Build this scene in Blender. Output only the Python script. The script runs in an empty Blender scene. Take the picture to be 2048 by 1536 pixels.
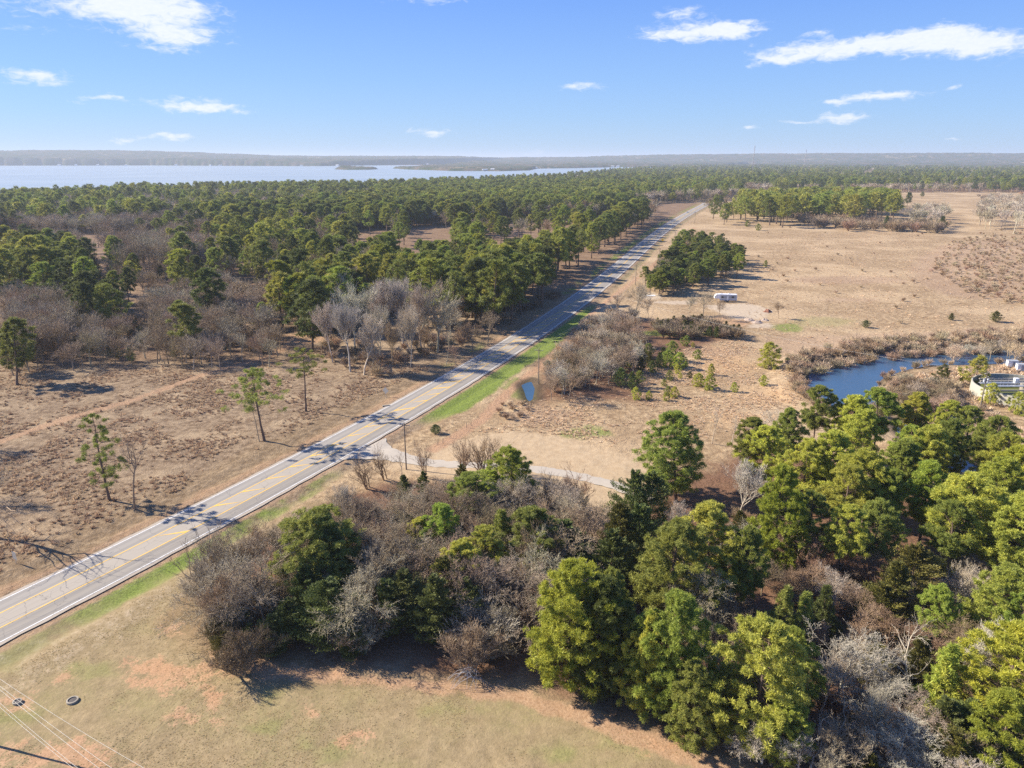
import bpy, math, random
import numpy as np
from mathutils import Vector
rs = np.random.RandomState(7); random.seed(7)
R = math.radians
S = bpy.context.scene
C = S.collection

# ------------------------------------------------------------ camera, sky, sun
CAMH, FPX = 65.0, 1420.0
PITCH = math.atan((768 - 316) / FPX)
SUN_AZ, SUN_EL = R(-75.0), R(34.0)            # azimuth clockwise from +Y
cam_d = bpy.data.cameras.new('camera'); cam = bpy.data.objects.new('camera', cam_d); C.objects.link(cam)
cam.location = (0, 0, CAMH); cam.rotation_euler = (math.pi / 2 - PITCH, 0, 0)
cam_d.sensor_width = 36; cam_d.lens = 36 * FPX / 2048; cam_d.clip_start = 1; cam_d.clip_end = 120000
S.camera = cam
S.view_settings.view_transform = 'Standard'; S.view_settings.look = 'None'
S.view_settings.exposure = 1.3; S.view_settings.gamma = 1; S.view_settings.use_curve_mapping = False
S.cycles.max_bounces = 5; S.cycles.diffuse_bounces = 2; S.cycles.glossy_bounces = 2
S.cycles.transmission_bounces = 3; S.cycles.volume_bounces = 0; S.cycles.transparent_max_bounces = 6
S.cycles.use_denoising = False; S.cycles.use_adaptive_sampling = False

sun_d = bpy.data.lights.new('sun', 'SUN'); sun = bpy.data.objects.new('sun', sun_d); C.objects.link(sun)
sun_d.energy = 4.3; sun_d.angle = R(0.5); sun_d.color = (1.0, 0.91, 0.78)
to_sun = Vector((math.cos(SUN_EL) * math.sin(SUN_AZ), math.cos(SUN_EL) * math.cos(SUN_AZ), math.sin(SUN_EL)))
sun.rotation_euler = to_sun.to_track_quat('Z', 'Y').to_euler()
sun.location = (0, 0, 150)

class NB:
    """tiny node builder"""
    def __init__(s, nt): s.nt = nt
    def n(s, t, **kw):
        nd = s.nt.nodes.new(t)
        ins = kw.pop('ins', {})
        for k, v in kw.items(): setattr(nd, k, v)
        for k, v in ins.items(): s.put(nd.inputs[k], v)
        return nd
    def put(s, sock, v):
        if isinstance(v, bpy.types.NodeSocket): s.nt.links.new(v, sock)
        elif isinstance(v, bpy.types.Node): s.nt.links.new(v.outputs[0], sock)
        else: sock.default_value = v
    def m(s, op, a, b=0.0, c=None, clamp=False):
        nd = s.n('ShaderNodeMath', operation=op, use_clamp=clamp)
        s.put(nd.inputs[0], a); s.put(nd.inputs[1], b)
        if c is not None: s.put(nd.inputs[2], c)
        return nd.outputs[0]
    def sstep(s, x, lo, hi):
        nd = s.n('ShaderNodeMapRange', interpolation_type='SMOOTHSTEP')
        s.put(nd.inputs[0], x); nd.inputs[1].default_value = lo; nd.inputs[2].default_value = hi
        return nd.outputs[0]
    def mix(s, f, a, b, mode='MIX'):
        nd = s.n('ShaderNodeMix', data_type='RGBA', blend_type=mode)
        s.put(nd.inputs[0], f)
        for i, v in ((6, a), (7, b)):
            if isinstance(v, tuple) and len(v) == 3: v = (*v, 1)
            s.put(nd.inputs[i], v)
        return nd.outputs[2]
    def noise(s, vec, scale, detail=3.0, rough=0.55, col=False, dist=0.0):
        nd = s.n('ShaderNodeTexNoise', ins={'Scale': scale, 'Detail': detail, 'Roughness': rough, 'Distortion': dist})
        if vec is not None: s.put(nd.inputs['Vector'], vec)
        return nd.outputs[1 if col else 0]

W = bpy.data.worlds.new('World'); S.world = W; W.use_nodes = True; W.cycles.sampling_method = 'NONE'
wt = W.node_tree; wt.nodes.clear(); b = NB(wt)
sky = b.n('ShaderNodeTexSky', sky_type='NISHITA', sun_disc=False, sun_elevation=SUN_EL, sun_rotation=SUN_AZ % (2 * math.pi),
          altitude=100, air_density=1.0, dust_density=0.6, ozone_density=2.2)
tc = b.n('ShaderNodeTexCoord'); sx = b.n('ShaderNodeSeparateXYZ', ins={0: tc.outputs['Generated']})
az = b.m('MULTIPLY', b.m('ARCTAN2', sx.outputs[0], sx.outputs[1]), 57.2958)
el = b.m('MULTIPLY', b.m('ARCSINE', sx.outputs[2]), 57.2958)
ae = b.n('ShaderNodeCombineXYZ', ins={0: az, 1: el, 2: 0.0}).outputs[0]
def azel(u, v):
    x = (u - 1024) / FPX; y = (768 - v) / FPX
    Z = -math.sin(PITCH) + y * math.cos(PITCH); Y = math.cos(PITCH) + y * math.sin(PITCH)
    return math.degrees(math.atan2(x, Y)), math.degrees(math.atan2(Z, math.hypot(x, Y)))
# clouds: centre and half size in pixels of the photograph, turned into directions of the sky
CL = [(300, 20, 110, 40, 1.0), (355, 72, 70, 20, 1.05), (215, 5, 80, 22, .75), (70, 12, 130, 22, .45), (385, 20, 50, 18, .5), (60, 60, 80, 14, .35), (320, 100, 55, 8, .4),
      (75, 153, 65, 14, 1.0), (205, 197, 44, 7, 1.0), (375, 210, 62, 14, 1.0), (455, 218, 45, 7, .9), (335, 276, 42, 7, .95), (243, 281, 24, 5, .9),
      (870, 264, 45, 8, .95), (1063, 306, 35, 8, .7), (850, 0, 80, 9, .6), (1400, 62, 90, 18, 1.1), (1465, 56, 50, 13, .9), (1370, 25, 48, 13, .75), (1330, 75, 55, 8, .6),
      (1165, 172, 50, 8, .8), (1600, 105, 85, 18, 1.0), (1720, 92, 80, 16, 1.0), (1850, 82, 110, 24, 1.2), (1985, 92, 90, 22, 1.2), (1880, 66, 45, 16, .8), (1560, 122, 60, 9, .7),
      (1765, 192, 75, 11, 1.1), (1670, 204, 28, 6, .95), (1685, 237, 58, 10, 1.1), (1580, 243, 28, 4, .8), (1500, 256, 22, 5, .9), (1920, 177, 22, 5, .7),
      (1910, 276, 14, 3, .8), (1630, 70, 34, 9, .55), (2250, 120, 130, 24, 1.0), (-220, 120, 120, 22, 1.0), (2700, 60, 160, 30, 1.0), (-700, 160, 150, 20, 1.0)]
acc = None
wn = b.noise(b.n('ShaderNodeVectorMath', operation='MULTIPLY', ins={0: ae, 1: (1.0, 1.8, 1)}).outputs[0], 0.55, 3, .5, col=True)
wv = b.n('ShaderNodeVectorMath', operation='MULTIPLY_ADD', ins={0: wn, 1: (2.6, 0.9, 0), 2: ae}).outputs[0]
wv = b.n('ShaderNodeVectorMath', operation='SUBTRACT', ins={0: wv, 1: (1.3, .45, 0)}).outputs[0]
for (u, v, ru, rv, s_) in CL:
    a0, e0 = azel(u, v); a1, _ = azel(u + ru, v); _, e1 = azel(u, v - rv)
    d = b.n('ShaderNodeVectorMath', operation='SUBTRACT', ins={0: wv, 1: (a0, e0, 0)}).outputs[0]
    d = b.n('ShaderNodeVectorMath', operation='MULTIPLY', ins={0: d, 1: (1 / max(a1 - a0, .1) , 1 / max(e1 - e0, .05), 0)}).outputs[0]
    q = b.n('ShaderNodeVectorMath', operation='DOT_PRODUCT', ins={0: d, 1: d}).outputs['Value']
    g = b.m('MULTIPLY', b.m('EXPONENT', b.m('MULTIPLY', q, -.8)), s_)
    acc = g if acc is None else b.m('ADD', acc, g)
st = b.n('ShaderNodeVectorMath', operation='MULTIPLY', ins={0: ae, 1: (1.0, 2.6, 1)}).outputs[0]
n1 = b.noise(st, 1.1, 8, .62, dist=.6)
dens = b.sstep(b.m('ADD', acc, b.m('MULTIPLY', b.m('SUBTRACT', n1, .5), 1.9)), .22, 1.3)
dens = b.m('MULTIPLY', dens, b.sstep(acc, .04, .3))
dens = b.m('MULTIPLY', dens, .93)
n2 = b.noise(st, 2.3, 5, .6)
ccol = b.mix(n2, (5.6, 6.1, 7.0), (7.0, 7.1, 7.3))
skyc = b.mix(1.0, sky.outputs[0], (0.40, 0.64, 1.20), 'MULTIPLY')
rmp = b.n('ShaderNodeValToRGB', ins={0: b.m('DIVIDE', b.m('ADD', el, 2.0), 62.0, clamp=True)}); cr = rmp.color_ramp
for i_, (e_, cc) in enumerate([(-2, (3.5, 4.7, 6.2)), (.5, (3.5, 4.75, 6.2)), (3, (2.7, 4.3, 6.4)), (5.5, (2.2, 3.85, 6.5)), (10.5, (1.45, 2.95, 6.5)), (25, (.8, 1.9, 5.2)), (60, (.5, 1.2, 3.8))]):
    el_ = cr.elements[i_] if i_ < 2 else cr.elements.new((e_ + 2) / 62); el_.position = (e_ + 2) / 62; el_.color = (cc[0] / 10, cc[1] / 10, cc[2] / 10, 1)
grd = b.mix(1.0, rmp.outputs[0], (10.0, 10.0, 10.0), 'MULTIPLY')
skyc = b.mix(.75, skyc, grd)
mx = b.mix(dens, skyc, ccol)
bg = b.n('ShaderNodeBackground', ins={'Color': mx, 'Strength': 0.062})
b.n('ShaderNodeOutputWorld', ins={'Surface': bg.outputs[0]})

# ------------------------------------------------------------ geometry of the view
def G(u, v, z=0.0):
    """ground (or height z) point seen at pixel u, v of the 2048 x 1536 photograph"""
    u = np.asarray(u, float); v = np.asarray(v, float)
    x = (u - 1024) / FPX; y = (768 - v) / FPX
    Z = -math.sin(PITCH) + y * math.cos(PITCH); Y = math.cos(PITCH) + y * math.sin(PITCH)
    t = (CAMH - z) / -Z
    return np.stack([x * t, Y * t], -1)
def GW(pts): return G([p[0] for p in pts], [p[1] for p in pts])
def px(X, Y, Z):
    dz = Z - CAMH
    fwd = Y * math.cos(PITCH) - dz * math.sin(PITCH); up = dz * math.cos(PITCH) + Y * math.sin(PITCH)
    return 1024 + FPX * X / fwd, 768 - FPX * up / fwd
def in_poly(P, poly):
    x, y = P[:, 0], P[:, 1]; ins = np.zeros(len(P), bool)
    for i in range(len(poly)):
        x1, y1 = poly[i]; x2, y2 = poly[i - 1]
        c = ((y1 > y) != (y2 > y)) & (x < (x2 - x1) * (y - y1) / (y2 - y1 + 1e-12) + x1)
        ins ^= c
    return ins
def dist_line(P, line, closed=False):
    d = np.full(len(P), 1e9); n = len(line)
    for i in range(n if closed else n - 1):
        a = np.array(line[i]); c = np.array(line[(i + 1) % n]); ab = c - a
        t = np.clip(((P - a) @ ab) / (ab @ ab + 1e-9), 0, 1)
        d = np.minimum(d, np.hypot(*(P - a - t[:, None] * ab).T))
    return d
def sd_poly(P, poly):
    d = dist_line(P, poly, True); return np.where(in_poly(P, poly), d, -d)
def ell(u, v, ru, rv, n=14):
    return GW([(u + ru * math.cos(t), v + rv * math.sin(t)) for t in np.linspace(0, 2 * math.pi, n, endpoint=False)])
def ss(x, a, c):
    t = np.clip((x - a) / (c - a), 0, 1); return t * t * (3 - 2 * t)
# value noise
_tab = np.random.RandomState(3).rand(512, 512)
def vn(X, Y, s):
    x = X / s; y = Y / s; i = np.floor(x).astype(int); j = np.floor(y).astype(int); fx = x - i; fy = y - j
    fx = fx * fx * (3 - 2 * fx); fy = fy * fy * (3 - 2 * fy); i &= 511; j &= 511; i1 = (i + 1) & 511; j1 = (j + 1) & 511
    return (_tab[i, j] * (1 - fx) + _tab[i1, j] * fx) * (1 - fy) + (_tab[i, j1] * (1 - fx) + _tab[i1, j1] * fx) * fy
def fbm(X, Y, s, o=4):
    r = 0; a = 1; t = 0
    for k in range(o): r = r + a * vn(X + 37 * k, Y - 91 * k, s / 2 ** k); t += a; a *= .55
    return r / t

# road centre line as x(y); heading 28 degrees near, 18.5 far
RC = np.array([(-97, 50), (-75.8, 89.5), (-64.4, 111.5), (-49, 143.5), (-32.8, 172.5), (-20.8, 197), (-1.2, 244.5), (24.5, 313.7), (44, 375), (73, 465), (102, 559), (137.5, 664), (174.5, 777), (201, 852), (243, 965), (300, 1120)])
_pc = np.polyfit((RC[:, 1] - 400) / 400, RC[:, 0], 5)
ry = np.linspace(40, 1110, 1400); rx = np.polyval(_pc, (ry - 400) / 400)
rt = np.stack([np.gradient(rx), np.gradient(ry)], 1); rt /= np.hypot(*rt.T)[:, None]
rst = np.concatenate([[0], np.cumsum(np.hypot(np.diff(rx), np.diff(ry)))])
def road_off(X, Y):
    """signed offset right of the centre line, and the station"""
    xc = np.interp(Y, ry, rx); sl = np.interp(Y, ry, rt[:, 1])
    o = (X - xc) * sl; tx = np.interp(Y, ry, rt[:, 0])
    return o, np.interp(Y + o * tx, ry, rst)
def road_pt(y, off):
    i = np.searchsorted(ry, y); i = min(max(i, 1), len(ry) - 1)
    return rx[i] + rt[i, 1] * off, ry[i] - rt[i, 0] * off

# ------------------------------------------------------------ helpers for objects
def props(o, label=None, cat=None, group=None, kind=None):
    if label: o['label'] = label
    if cat: o['category'] = cat
    if group: o['group'] = group
    if kind: o['kind'] = kind
    return o
def obj(name, me, parent=None, loc=None, **kw):
    o = bpy.data.objects.new(name, me); C.objects.link(o)
    if parent is not None: o.parent = parent
    if loc is not None: o.location = loc
    return props(o, **kw)
def empty(name, loc=(0, 0, 0), rz=0, **kw):
    o = obj(name, None, None, loc, **kw); o.rotation_euler[2] = rz; o.empty_display_size = .5; return o
def tmesh(name, V, F, mats, mi=None, var=None, smooth=False):
    V = np.asarray(V, np.float32); F = np.asarray(F, np.int32); k = F.shape[1]
    me = bpy.data.meshes.new(name)
    me.vertices.add(len(V)); me.vertices.foreach_set('co', V.ravel())
    me.loops.add(F.size); me.loops.foreach_set('vertex_index', F.ravel())
    me.polygons.add(len(F)); me.polygons.foreach_set('loop_start', np.arange(0, F.size, k, dtype=np.int32))
    me.polygons.foreach_set('loop_total', np.full(len(F), k, np.int32))
    for m_ in (mats if isinstance(mats, (list, tuple)) else [mats]): me.materials.append(m_)
    if mi is not None: me.polygons.foreach_set('material_index', np.asarray(mi, np.int32))
    me.update(calc_edges=True)
    if smooth: me.polygons.foreach_set('use_smooth', np.ones(len(F), bool))
    if var is not None:
        a = me.attributes.new('var', 'FLOAT', 'FACE'); a.data.foreach_set('value', np.asarray(var, np.float32))
    return me
class MB:
    """collects simple solids (all as polygons) into one mesh"""
    def __init__(s): s.v = []; s.f = []; s.m = []
    def add(s, vs, fs, mi=0):
        o = len(s.v); s.v += [tuple(q) for q in vs]; s.f += [tuple(i + o for i in f) for f in fs]; s.m += [mi] * len(fs); return s
    def box(s, c, d, rz=0, mi=0, taper=1.0):
        x, y, z = d[0] / 2, d[1] / 2, d[2] / 2; ca, sa = math.cos(rz), math.sin(rz); vs = []
        for zz, k in ((-z, 1), (z, taper)):
            for X, Y in ((-x * k, -y * k), (x * k, -y * k), (x * k, y * k), (-x * k, y * k)):
                vs.append((c[0] + X * ca - Y * sa, c[1] + X * sa + Y * ca, c[2] + zz))
        return s.add(vs, [(3, 2, 1, 0), (4, 5, 6, 7), (0, 1, 5, 4), (1, 2, 6, 5), (2, 3, 7, 6), (3, 0, 4, 7)], mi)
    def rod(s, a, c, r0, r1=None, n=8, mi=0):
        r1 = r0 if r1 is None else r1; a = Vector(a); c = Vector(c); d = (c - a).normalized()
        p = d.cross(Vector((0, 0, 1)) if abs(d.z) < .9 else Vector((1, 0, 0))).normalized(); q = d.cross(p); vs = []
        for P, r in ((a, r0), (c, r1)):
            for i in range(n):
                t = 2 * math.pi * i / n; vs.append(P + (p * math.cos(t) + q * math.sin(t)) * r)
        fs = [(i, (i + 1) % n, n + (i + 1) % n, n + i) for i in range(n)] + [tuple(range(n))[::-1], tuple(range(n, 2 * n))]
        return s.add(vs, fs, mi)
    def lathe(s, prof, n=24, c=(0, 0, 0), mi=0, a0=0, a1=2 * math.pi):
        full = abs(a1 - a0 - 2 * math.pi) < 1e-6; m_ = n if full else n + 1; vs = []
        for r, z in prof:
            for i in range(m_):
                t = a0 + (a1 - a0) * i / n; vs.append((c[0] + r * math.cos(t), c[1] + r * math.sin(t), c[2] + z))
        fs = []
        for k in range(len(prof) - 1):
            for i in range(n):
                j = (i + 1) % m_; fs.append((k * m_ + i, k * m_ + j, (k + 1) * m_ + j, (k + 1) * m_ + i))
        return s.add(vs, fs, mi)
    def prism(s, prof, y0, y1, mi=0):
        """profile in x,z extruded along y"""
        n = len(prof); vs = [(x, y0, z) for x, z in prof] + [(x, y1, z) for x, z in prof]
        return s.add(vs, [tuple(range(n)), tuple(range(2 * n - 1, n - 1, -1))] + [(i, n + i, n + (i + 1) % n, (i + 1) % n) for i in range(n)], mi)
    def build(s, name, mats, parent=None, bevel=0, smooth=False, loc=None, **kw):
        me = bpy.data.meshes.new(name); me.from_pydata(s.v, [], s.f)
        for m_ in (mats if isinstance(mats, (list, tuple)) else [mats]): me.materials.append(m_)
        me.polygons.foreach_set('material_index', s.m)
        if smooth: me.polygons.foreach_set('use_smooth', [True] * len(s.f))
        me.update()
        o = obj(name, me, parent, loc, **kw)
        if bevel:
            m_ = o.modifiers.new('bevel', 'BEVEL'); m_.width = bevel; m_.segments = 2; m_.limit_method = 'ANGLE'
        return o

# ------------------------------------------------------------ materials
def newmat(name):
    m_ = bpy.data.materials.new(name); m_.use_nodes = True; m_.node_tree.nodes.clear(); return m_, NB(m_.node_tree)
def simple(name, col, rough=.7, metal=0, var=.15, scale=4.0, bump=0.0, spec=.3):
    m_, b = newmat(name); g = b.n('ShaderNodeNewGeometry'); n = b.noise(g.outputs['Position'], scale, 4, .6)
    c = b.mix(n, tuple(x * (1 - var) for x in col), tuple(min(1, x * (1 + var)) for x in col))
    p = b.n('ShaderNodeBsdfPrincipled', ins={'Base Color': c, 'Roughness': rough, 'Metallic': metal, 'Specular IOR Level': spec})
    if bump: b.put(p.inputs['Normal'], b.n('ShaderNodeBump', ins={'Strength': bump, 'Distance': .05, 'Height': n}).outputs[0])
    b.n('ShaderNodeOutputMaterial', ins={0: p.outputs[0]}); return m_
def leafmat(name, trans=.28, var=.5, spec=.25):
    m_, b = newmat(name)
    t = b.n('ShaderNodeAttribute', attribute_type='INSTANCER', attribute_name='tint').outputs['Color']
    v = b.n('ShaderNodeAttribute', attribute_type='GEOMETRY', attribute_name='var').outputs['Fac']
    k = b.m('MULTIPLY_ADD', v, var * 2, 1 - var)
    kc = b.n('ShaderNodeCombineXYZ', ins={0: b.m('POWER', k, 1.25), 1: k, 2: b.m('POWER', k, .7)}).outputs[0]
    c = b.mix(1.0, t, kc, 'MULTIPLY')
    d = b.n('ShaderNodeBsdfPrincipled', ins={'Base Color': c, 'Roughness': .55, 'Specular IOR Level': spec})
    tr = b.n('ShaderNodeBsdfTranslucent', ins={'Color': c})
    mx = b.n('ShaderNodeMixShader', ins={0: trans, 1: d.outputs[0], 2: tr.outputs[0]})
    b.n('ShaderNodeOutputMaterial', ins={0: mx.outputs[0]}); return m_
def barkmat(name, col, vary=.3, tinted=False):
    m_, b = newmat(name); g = b.n('ShaderNodeNewGeometry')
    st = b.n('ShaderNodeVectorMath', operation='MULTIPLY', ins={0: g.outputs['Position'], 1: (3, 3, .8)}).outputs[0]
    n = b.noise(st, 1.6, 4, .65)
    if tinted:
        t = b.n('ShaderNodeAttribute', attribute_type='INSTANCER', attribute_name='tint').outputs['Color']
        c = b.mix(1.0, t, b.mix(n, (1 - vary,) * 3, (1 + vary,) * 3), 'MULTIPLY')
    else: c = b.mix(n, tuple(x * (1 - vary) for x in col), tuple(x * (1 + vary) for x in col))
    p = b.n('ShaderNodeBsdfPrincipled', ins={'Base Color': c, 'Roughness': .9, 'Specular IOR Level': .1})
    b.n('ShaderNodeOutputMaterial', ins={0: p.outputs[0]}); return m_
M_needle = leafmat('pine_needles', trans=.36, var=.55); M_cedar = leafmat('cedar_sprays', trans=.15, var=.6)
M_twig = barkmat('bare_twigs', None, .35, True); M_pbark = barkmat('pine_bark', (.17, .12, .09), .35)
M_grass = leafmat('dry_grass_blades', trans=.3, var=.45, spec=.1)

# ------------------------------------------------------------ ground masks
def pl(*pts): return GW(pts)
LAKE_SHORE = [(-600, 440), (0, 413), (250, 394), (520, 389), (800, 380), (1000, 370), (1150, 358), (1230, 346), (1330, 338), (1400, 335)]
lake_poly = np.vstack([pl(*LAKE_SHORE), [[2600, 7000], [-8000, 7000], [-8000, 700]]])
WOOD_FLOOR = [pl((560, 1050), (760, 960), (930, 975), (1180, 1060), (1300, 985), (1500, 900), (1620, 905), (1800, 990), (2100, 950), (2500, 1000), (2500, 1700), (1600, 1650), (1500, 1530), (1330, 1465), (1180, 1400), (1040, 1365), (620, 1325), (420, 1300), (400, 1160)),
              pl((-300, 720), (540, 725), (600, 650), (620, 600), (1000, 600), (1130, 600), (1240, 500), (1330, 440), (1330, 420), (1000, 440), (300, 480), (-300, 500)),
              pl((1070, 800), (1290, 800), (1300, 740), (1480, 665), (1300, 640), (1170, 640), (1090, 700))]
LAWN = pl((-500, 1700), (-300, 1440), (0, 1300), (400, 1100), (560, 1040), (640, 1000), (420, 1300), (620, 1330), (1040, 1370), (1330, 1475), (1500, 1540), (1600, 1700))
MOW = pl((860, 900), (1010, 860), (1120, 875), (1290, 920), (1310, 960), (1200, 1060), (1100, 1000), (900, 960), (760, 930))
CLAY = [ell(300, 1325, 60, 18), ell(350, 1345, 55, 22), ell(330, 1365, 50, 14), ell(375, 1440, 34, 24), ell(430, 1400, 22, 28), ell(425, 1372, 12, 7), ell(440, 1450, 28, 12), ell(718, 1470, 38, 14), ell(632, 1423, 10, 6),
        ell(60, 1515, 130, 30), ell(150, 1500, 90, 24), ell(210, 1530, 80, 16), ell(30, 1405, 28, 8), ell(520, 1345, 120, 6), ell(640, 1345, 60, 5), ell(395, 1335, 60, 14), ell(270, 1362, 12, 7),
        ell(1370, 1495, 80, 10), ell(340, 1262, 9, 5), ell(70, 1355, 60, 5)]
CLAY_L = [ell(1480, 645, 40, 9), ell(1440, 640, 25, 8), ell(600, 680, 60, 10), ell(285, 840, 20, 3), ell(1480, 632, 12, 3)]
PALE = [pl((1400, 608), (1500, 606), (1550, 622), (1530, 640), (1470, 640)), ell(1300, 592, 26, 8), ell(1350, 605, 50, 5), ell(770, 905, 40, 10), ell(1520, 652, 30, 6)]
GREEN = [ell(1170, 865, 50, 12), ell(1578, 655, 32, 10), ell(1330, 667, 90, 6), ell(1040, 780, 30, 22)]
LGREEN = [ell(180, 1335, 55, 22), ell(240, 1400, 40, 20), ell(540, 1390, 20, 8), ell(640, 1500, 60, 20), ell(930, 1420, 120, 18), ell(1150, 1500, 160, 22), ell(30, 1350, 40, 20), ell(760, 1400, 60, 12), ell(520, 1460, 50, 10), ell(0, 1435, 60, 14)]
ORANGE_G = [ell(1340, 690, 60, 14), ell(1450, 730, 60, 20), ell(1540, 790, 60, 20), ell(1400, 700, 50, 12), ell(1500, 840, 80, 14)]
REDB = [pl((1520, 675), (2100, 655), (2100, 690), (1700, 705), (1600, 720), (1560, 700)), ell(1980, 540, 160, 60), ell(1400, 705, 90, 8), ell(1080, 830, 60, 14), ell(1950, 770, 60, 20), ell(1690, 560, 120, 8), ell(1700, 600, 60, 3)]
TRACK_L = pl((-100, 912), (0, 882), (150, 832), (250, 806), (420, 746), (540, 712), (620, 665), (640, 650))
TRACK_R = pl((866, 900), (920, 868), (965, 838), (1005, 795), (1050, 755), (1100, 718), (1150, 667), (1185, 625), (1230, 590), (1290, 545), (1340, 500), (1390, 455))
DRIVE = pl((728, 897), (770, 908), (850, 926), (930, 931), (1010, 934), (1080, 940), (1150, 951), (1240, 972), (1300, 1000))
POND = pl((1612, 742), (1622, 732), (1640, 723), (1700, 713), (1760, 706), (1850, 700), (2100, 688), (2100, 722), (2000, 728), (1920, 727), (1860, 730), (1800, 742), (1765, 756), (1755, 780), (1765, 800), (1790, 815), (1740, 830), (1660, 815), (1620, 790), (1612, 765))
POND2 = pl((1790, 842), (1830, 845), (1890, 880), (1955, 930), (1940, 945), (1880, 925), (1800, 870))
PUDDLE = pl((1038, 768), (1050, 762), (1066, 758), (1074, 775), (1070, 797), (1056, 804), (1048, 794), (1044, 780))
LSHORE_FAR = None

def height(X, Y):
    P = np.stack([X, Y], 1); D = np.hypot(X, Y); z = np.zeros(len(X))
    o, s_ = road_off(X, Y); ao = np.abs(o); near = D < 1500
    z += (fbm(X, Y, 3.0, 3) - .5) * .22 * ss(ao, 7.5, 12) * near + (fbm(X, Y, 30, 3) - .5) * .8 * ss(ao, 9, 20)
    z -= .35 * np.exp(-((ao - 10.5) / 2.0) ** 2) * (Y < 1100)                     # ditches beside the road
    z -= .12 * (ao < 7.5) * (Y < 1100)
    lk = sd_poly(P, lake_poly); z = np.where(lk > -30, z * np.clip(-lk / 30, 0, 1) - 4 * ss(lk, -5, 60), z)
    far_lake = (Y > 3000); z = np.where(far_lake & (lk > 0), -4, z)
    for pd, dp in ((POND, 1.7), (POND2, 1.7), (PUDDLE, .8)):
        c0 = pd.mean(0); sel = np.hypot(X - c0[0], Y - c0[1]) < 110
        if sel.any():
            d = sd_poly(P[sel], pd); d = d + (fbm(X[sel], Y[sel], 6, 3) - .5) * 3.0 * (dp > 1)
            z[sel] = z[sel] * (1 - ss(d, -4, 0)) - dp * ss(d, -1.2, 2.5) + (.7 * np.exp(-((d + 6) / 3.5) ** 2) if dp > 1 else 0)
    return z

# ------------------------------------------------------------ terrain sheet (polar grid round the point below the camera)
azs = np.radians(np.concatenate([np.arange(-50, 50, .17), np.arange(50, 310, 3.5)]))
rad = [14.0]
while rad[-1] < 45000: rad.append(rad[-1] * (1.008 if 45 < rad[-1] < 1500 else 1.03))
rad = np.array(rad); na, nr = len(azs), len(rad)
RR, AA = np.meshgrid(rad, azs, indexing='ij'); X = (RR * np.sin(AA)).ravel(); Y = (RR * np.cos(AA)).ravel()
Z = height(X, Y)
V = np.concatenate([np.stack([X, Y, Z], 1), [[0, 0, 0]]]); cidx = len(V) - 1
i, j = np.meshgrid(np.arange(nr - 1), np.arange(na), indexing='ij'); j2 = (j + 1) % na
F = np.stack([i * na + j, (i + 1) * na + j, (i + 1) * na + j2, i * na + j2], -1).reshape(-1, 4)[:, ::-1]
Ftri = np.array([(cidx, (k + 1) % na, k) for k in range(na)])
Pg = V[:, :2]; Dg = np.hypot(*Pg.T); wob = (fbm(Pg[:, 0], Pg[:, 1], 7, 4) - .5); wob2 = (fbm(Pg[:, 0] + 900, Pg[:, 1], 2.2, 3) - .5)
def pmask(polys, soft=1.5, jig=5.0):
    out = np.zeros(len(Pg))
    for q in polys:
        c0 = q.mean(0); rr = np.hypot(*(q - c0).T).max(); w = soft + np.hypot(*c0) * .006
        sel = np.hypot(*(Pg - c0).T) < rr + 4 * w + jig * 2
        out[sel] = np.maximum(out[sel], ss(sd_poly(Pg[sel], q) + wob[sel] * jig + wob2[sel] * jig * .5, -w, w))
    return out
def lmask(line, w, jig=1.2):
    d = dist_line(Pg, line); return 1 - ss(d + wob2 * jig, w * .5, w * 1.3)
og, sg = road_off(Pg[:, 0], Pg[:, 1]); nearg = (Pg[:, 1] > 45) & (Pg[:, 1] < 1110)
Yg = Pg[:, 1]
lawn = pmask([LAWN], 2, 2); mow = pmask([MOW], 1.5, 2); clay = np.maximum(1.0 * pmask(CLAY, 1.8, 6.0), .8 * pmask(CLAY_L, 1.5, 7))
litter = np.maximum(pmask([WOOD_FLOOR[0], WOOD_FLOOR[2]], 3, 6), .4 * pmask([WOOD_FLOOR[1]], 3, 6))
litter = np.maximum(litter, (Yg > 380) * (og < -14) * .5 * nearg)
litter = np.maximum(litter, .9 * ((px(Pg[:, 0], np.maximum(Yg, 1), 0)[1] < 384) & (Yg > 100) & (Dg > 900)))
vw = 3.2 * ss(Yg, 160, 180) * (1 - ss(Yg, 250, 300)); verge = ss(og, 6.9, 8.0) * (1 - ss(og + wob * 4, 11.0 + vw, 13.0 + vw)) * nearg
gr = verge * (ss(Yg, 165, 185) * (1 - ss(Yg, 300, 340)) * 1.0 + (1 - ss(Yg, 128, 150)) * ss(Yg, 85, 100) * .8 + (1 - ss(Yg, 90, 100)) * .3 + ss(Yg, 330, 400) * .25)
gr *= 1.25 * ss(wob + 1.0 * (Yg > 160), -.35, .15)
grl = ss(-og, 7, 9) * (1 - ss(-og + wob * 6, 11, 17)) * nearg * (ss(Yg, 200, 240) * .35 + ss(Yg, 330, 380) * .6 + .12)
green = np.clip(np.maximum.reduce([gr, grl * ss(wob, -.1, .15), .75 * pmask(GREEN, 1.5, 6), .4 * pmask(LGREEN, 2, 8), .36 * pmask([ell(1640, 645, 80, 13)], 3, 9)]), 0, 1)
shoul = ss(np.abs(og), 5.9, 6.1) * (1 - ss(np.abs(og) + wob2 * 1.2, 6.6, 8.2)) * nearg
pale = np.maximum.reduce([pmask(PALE, 1.5, 4), 0 * lmask(DRIVE, 1.9), .25 * lmask(DRIVE, 3.4) * nearg])
rut = lmask(TRACK_R, 1.9, 1.4)
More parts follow.
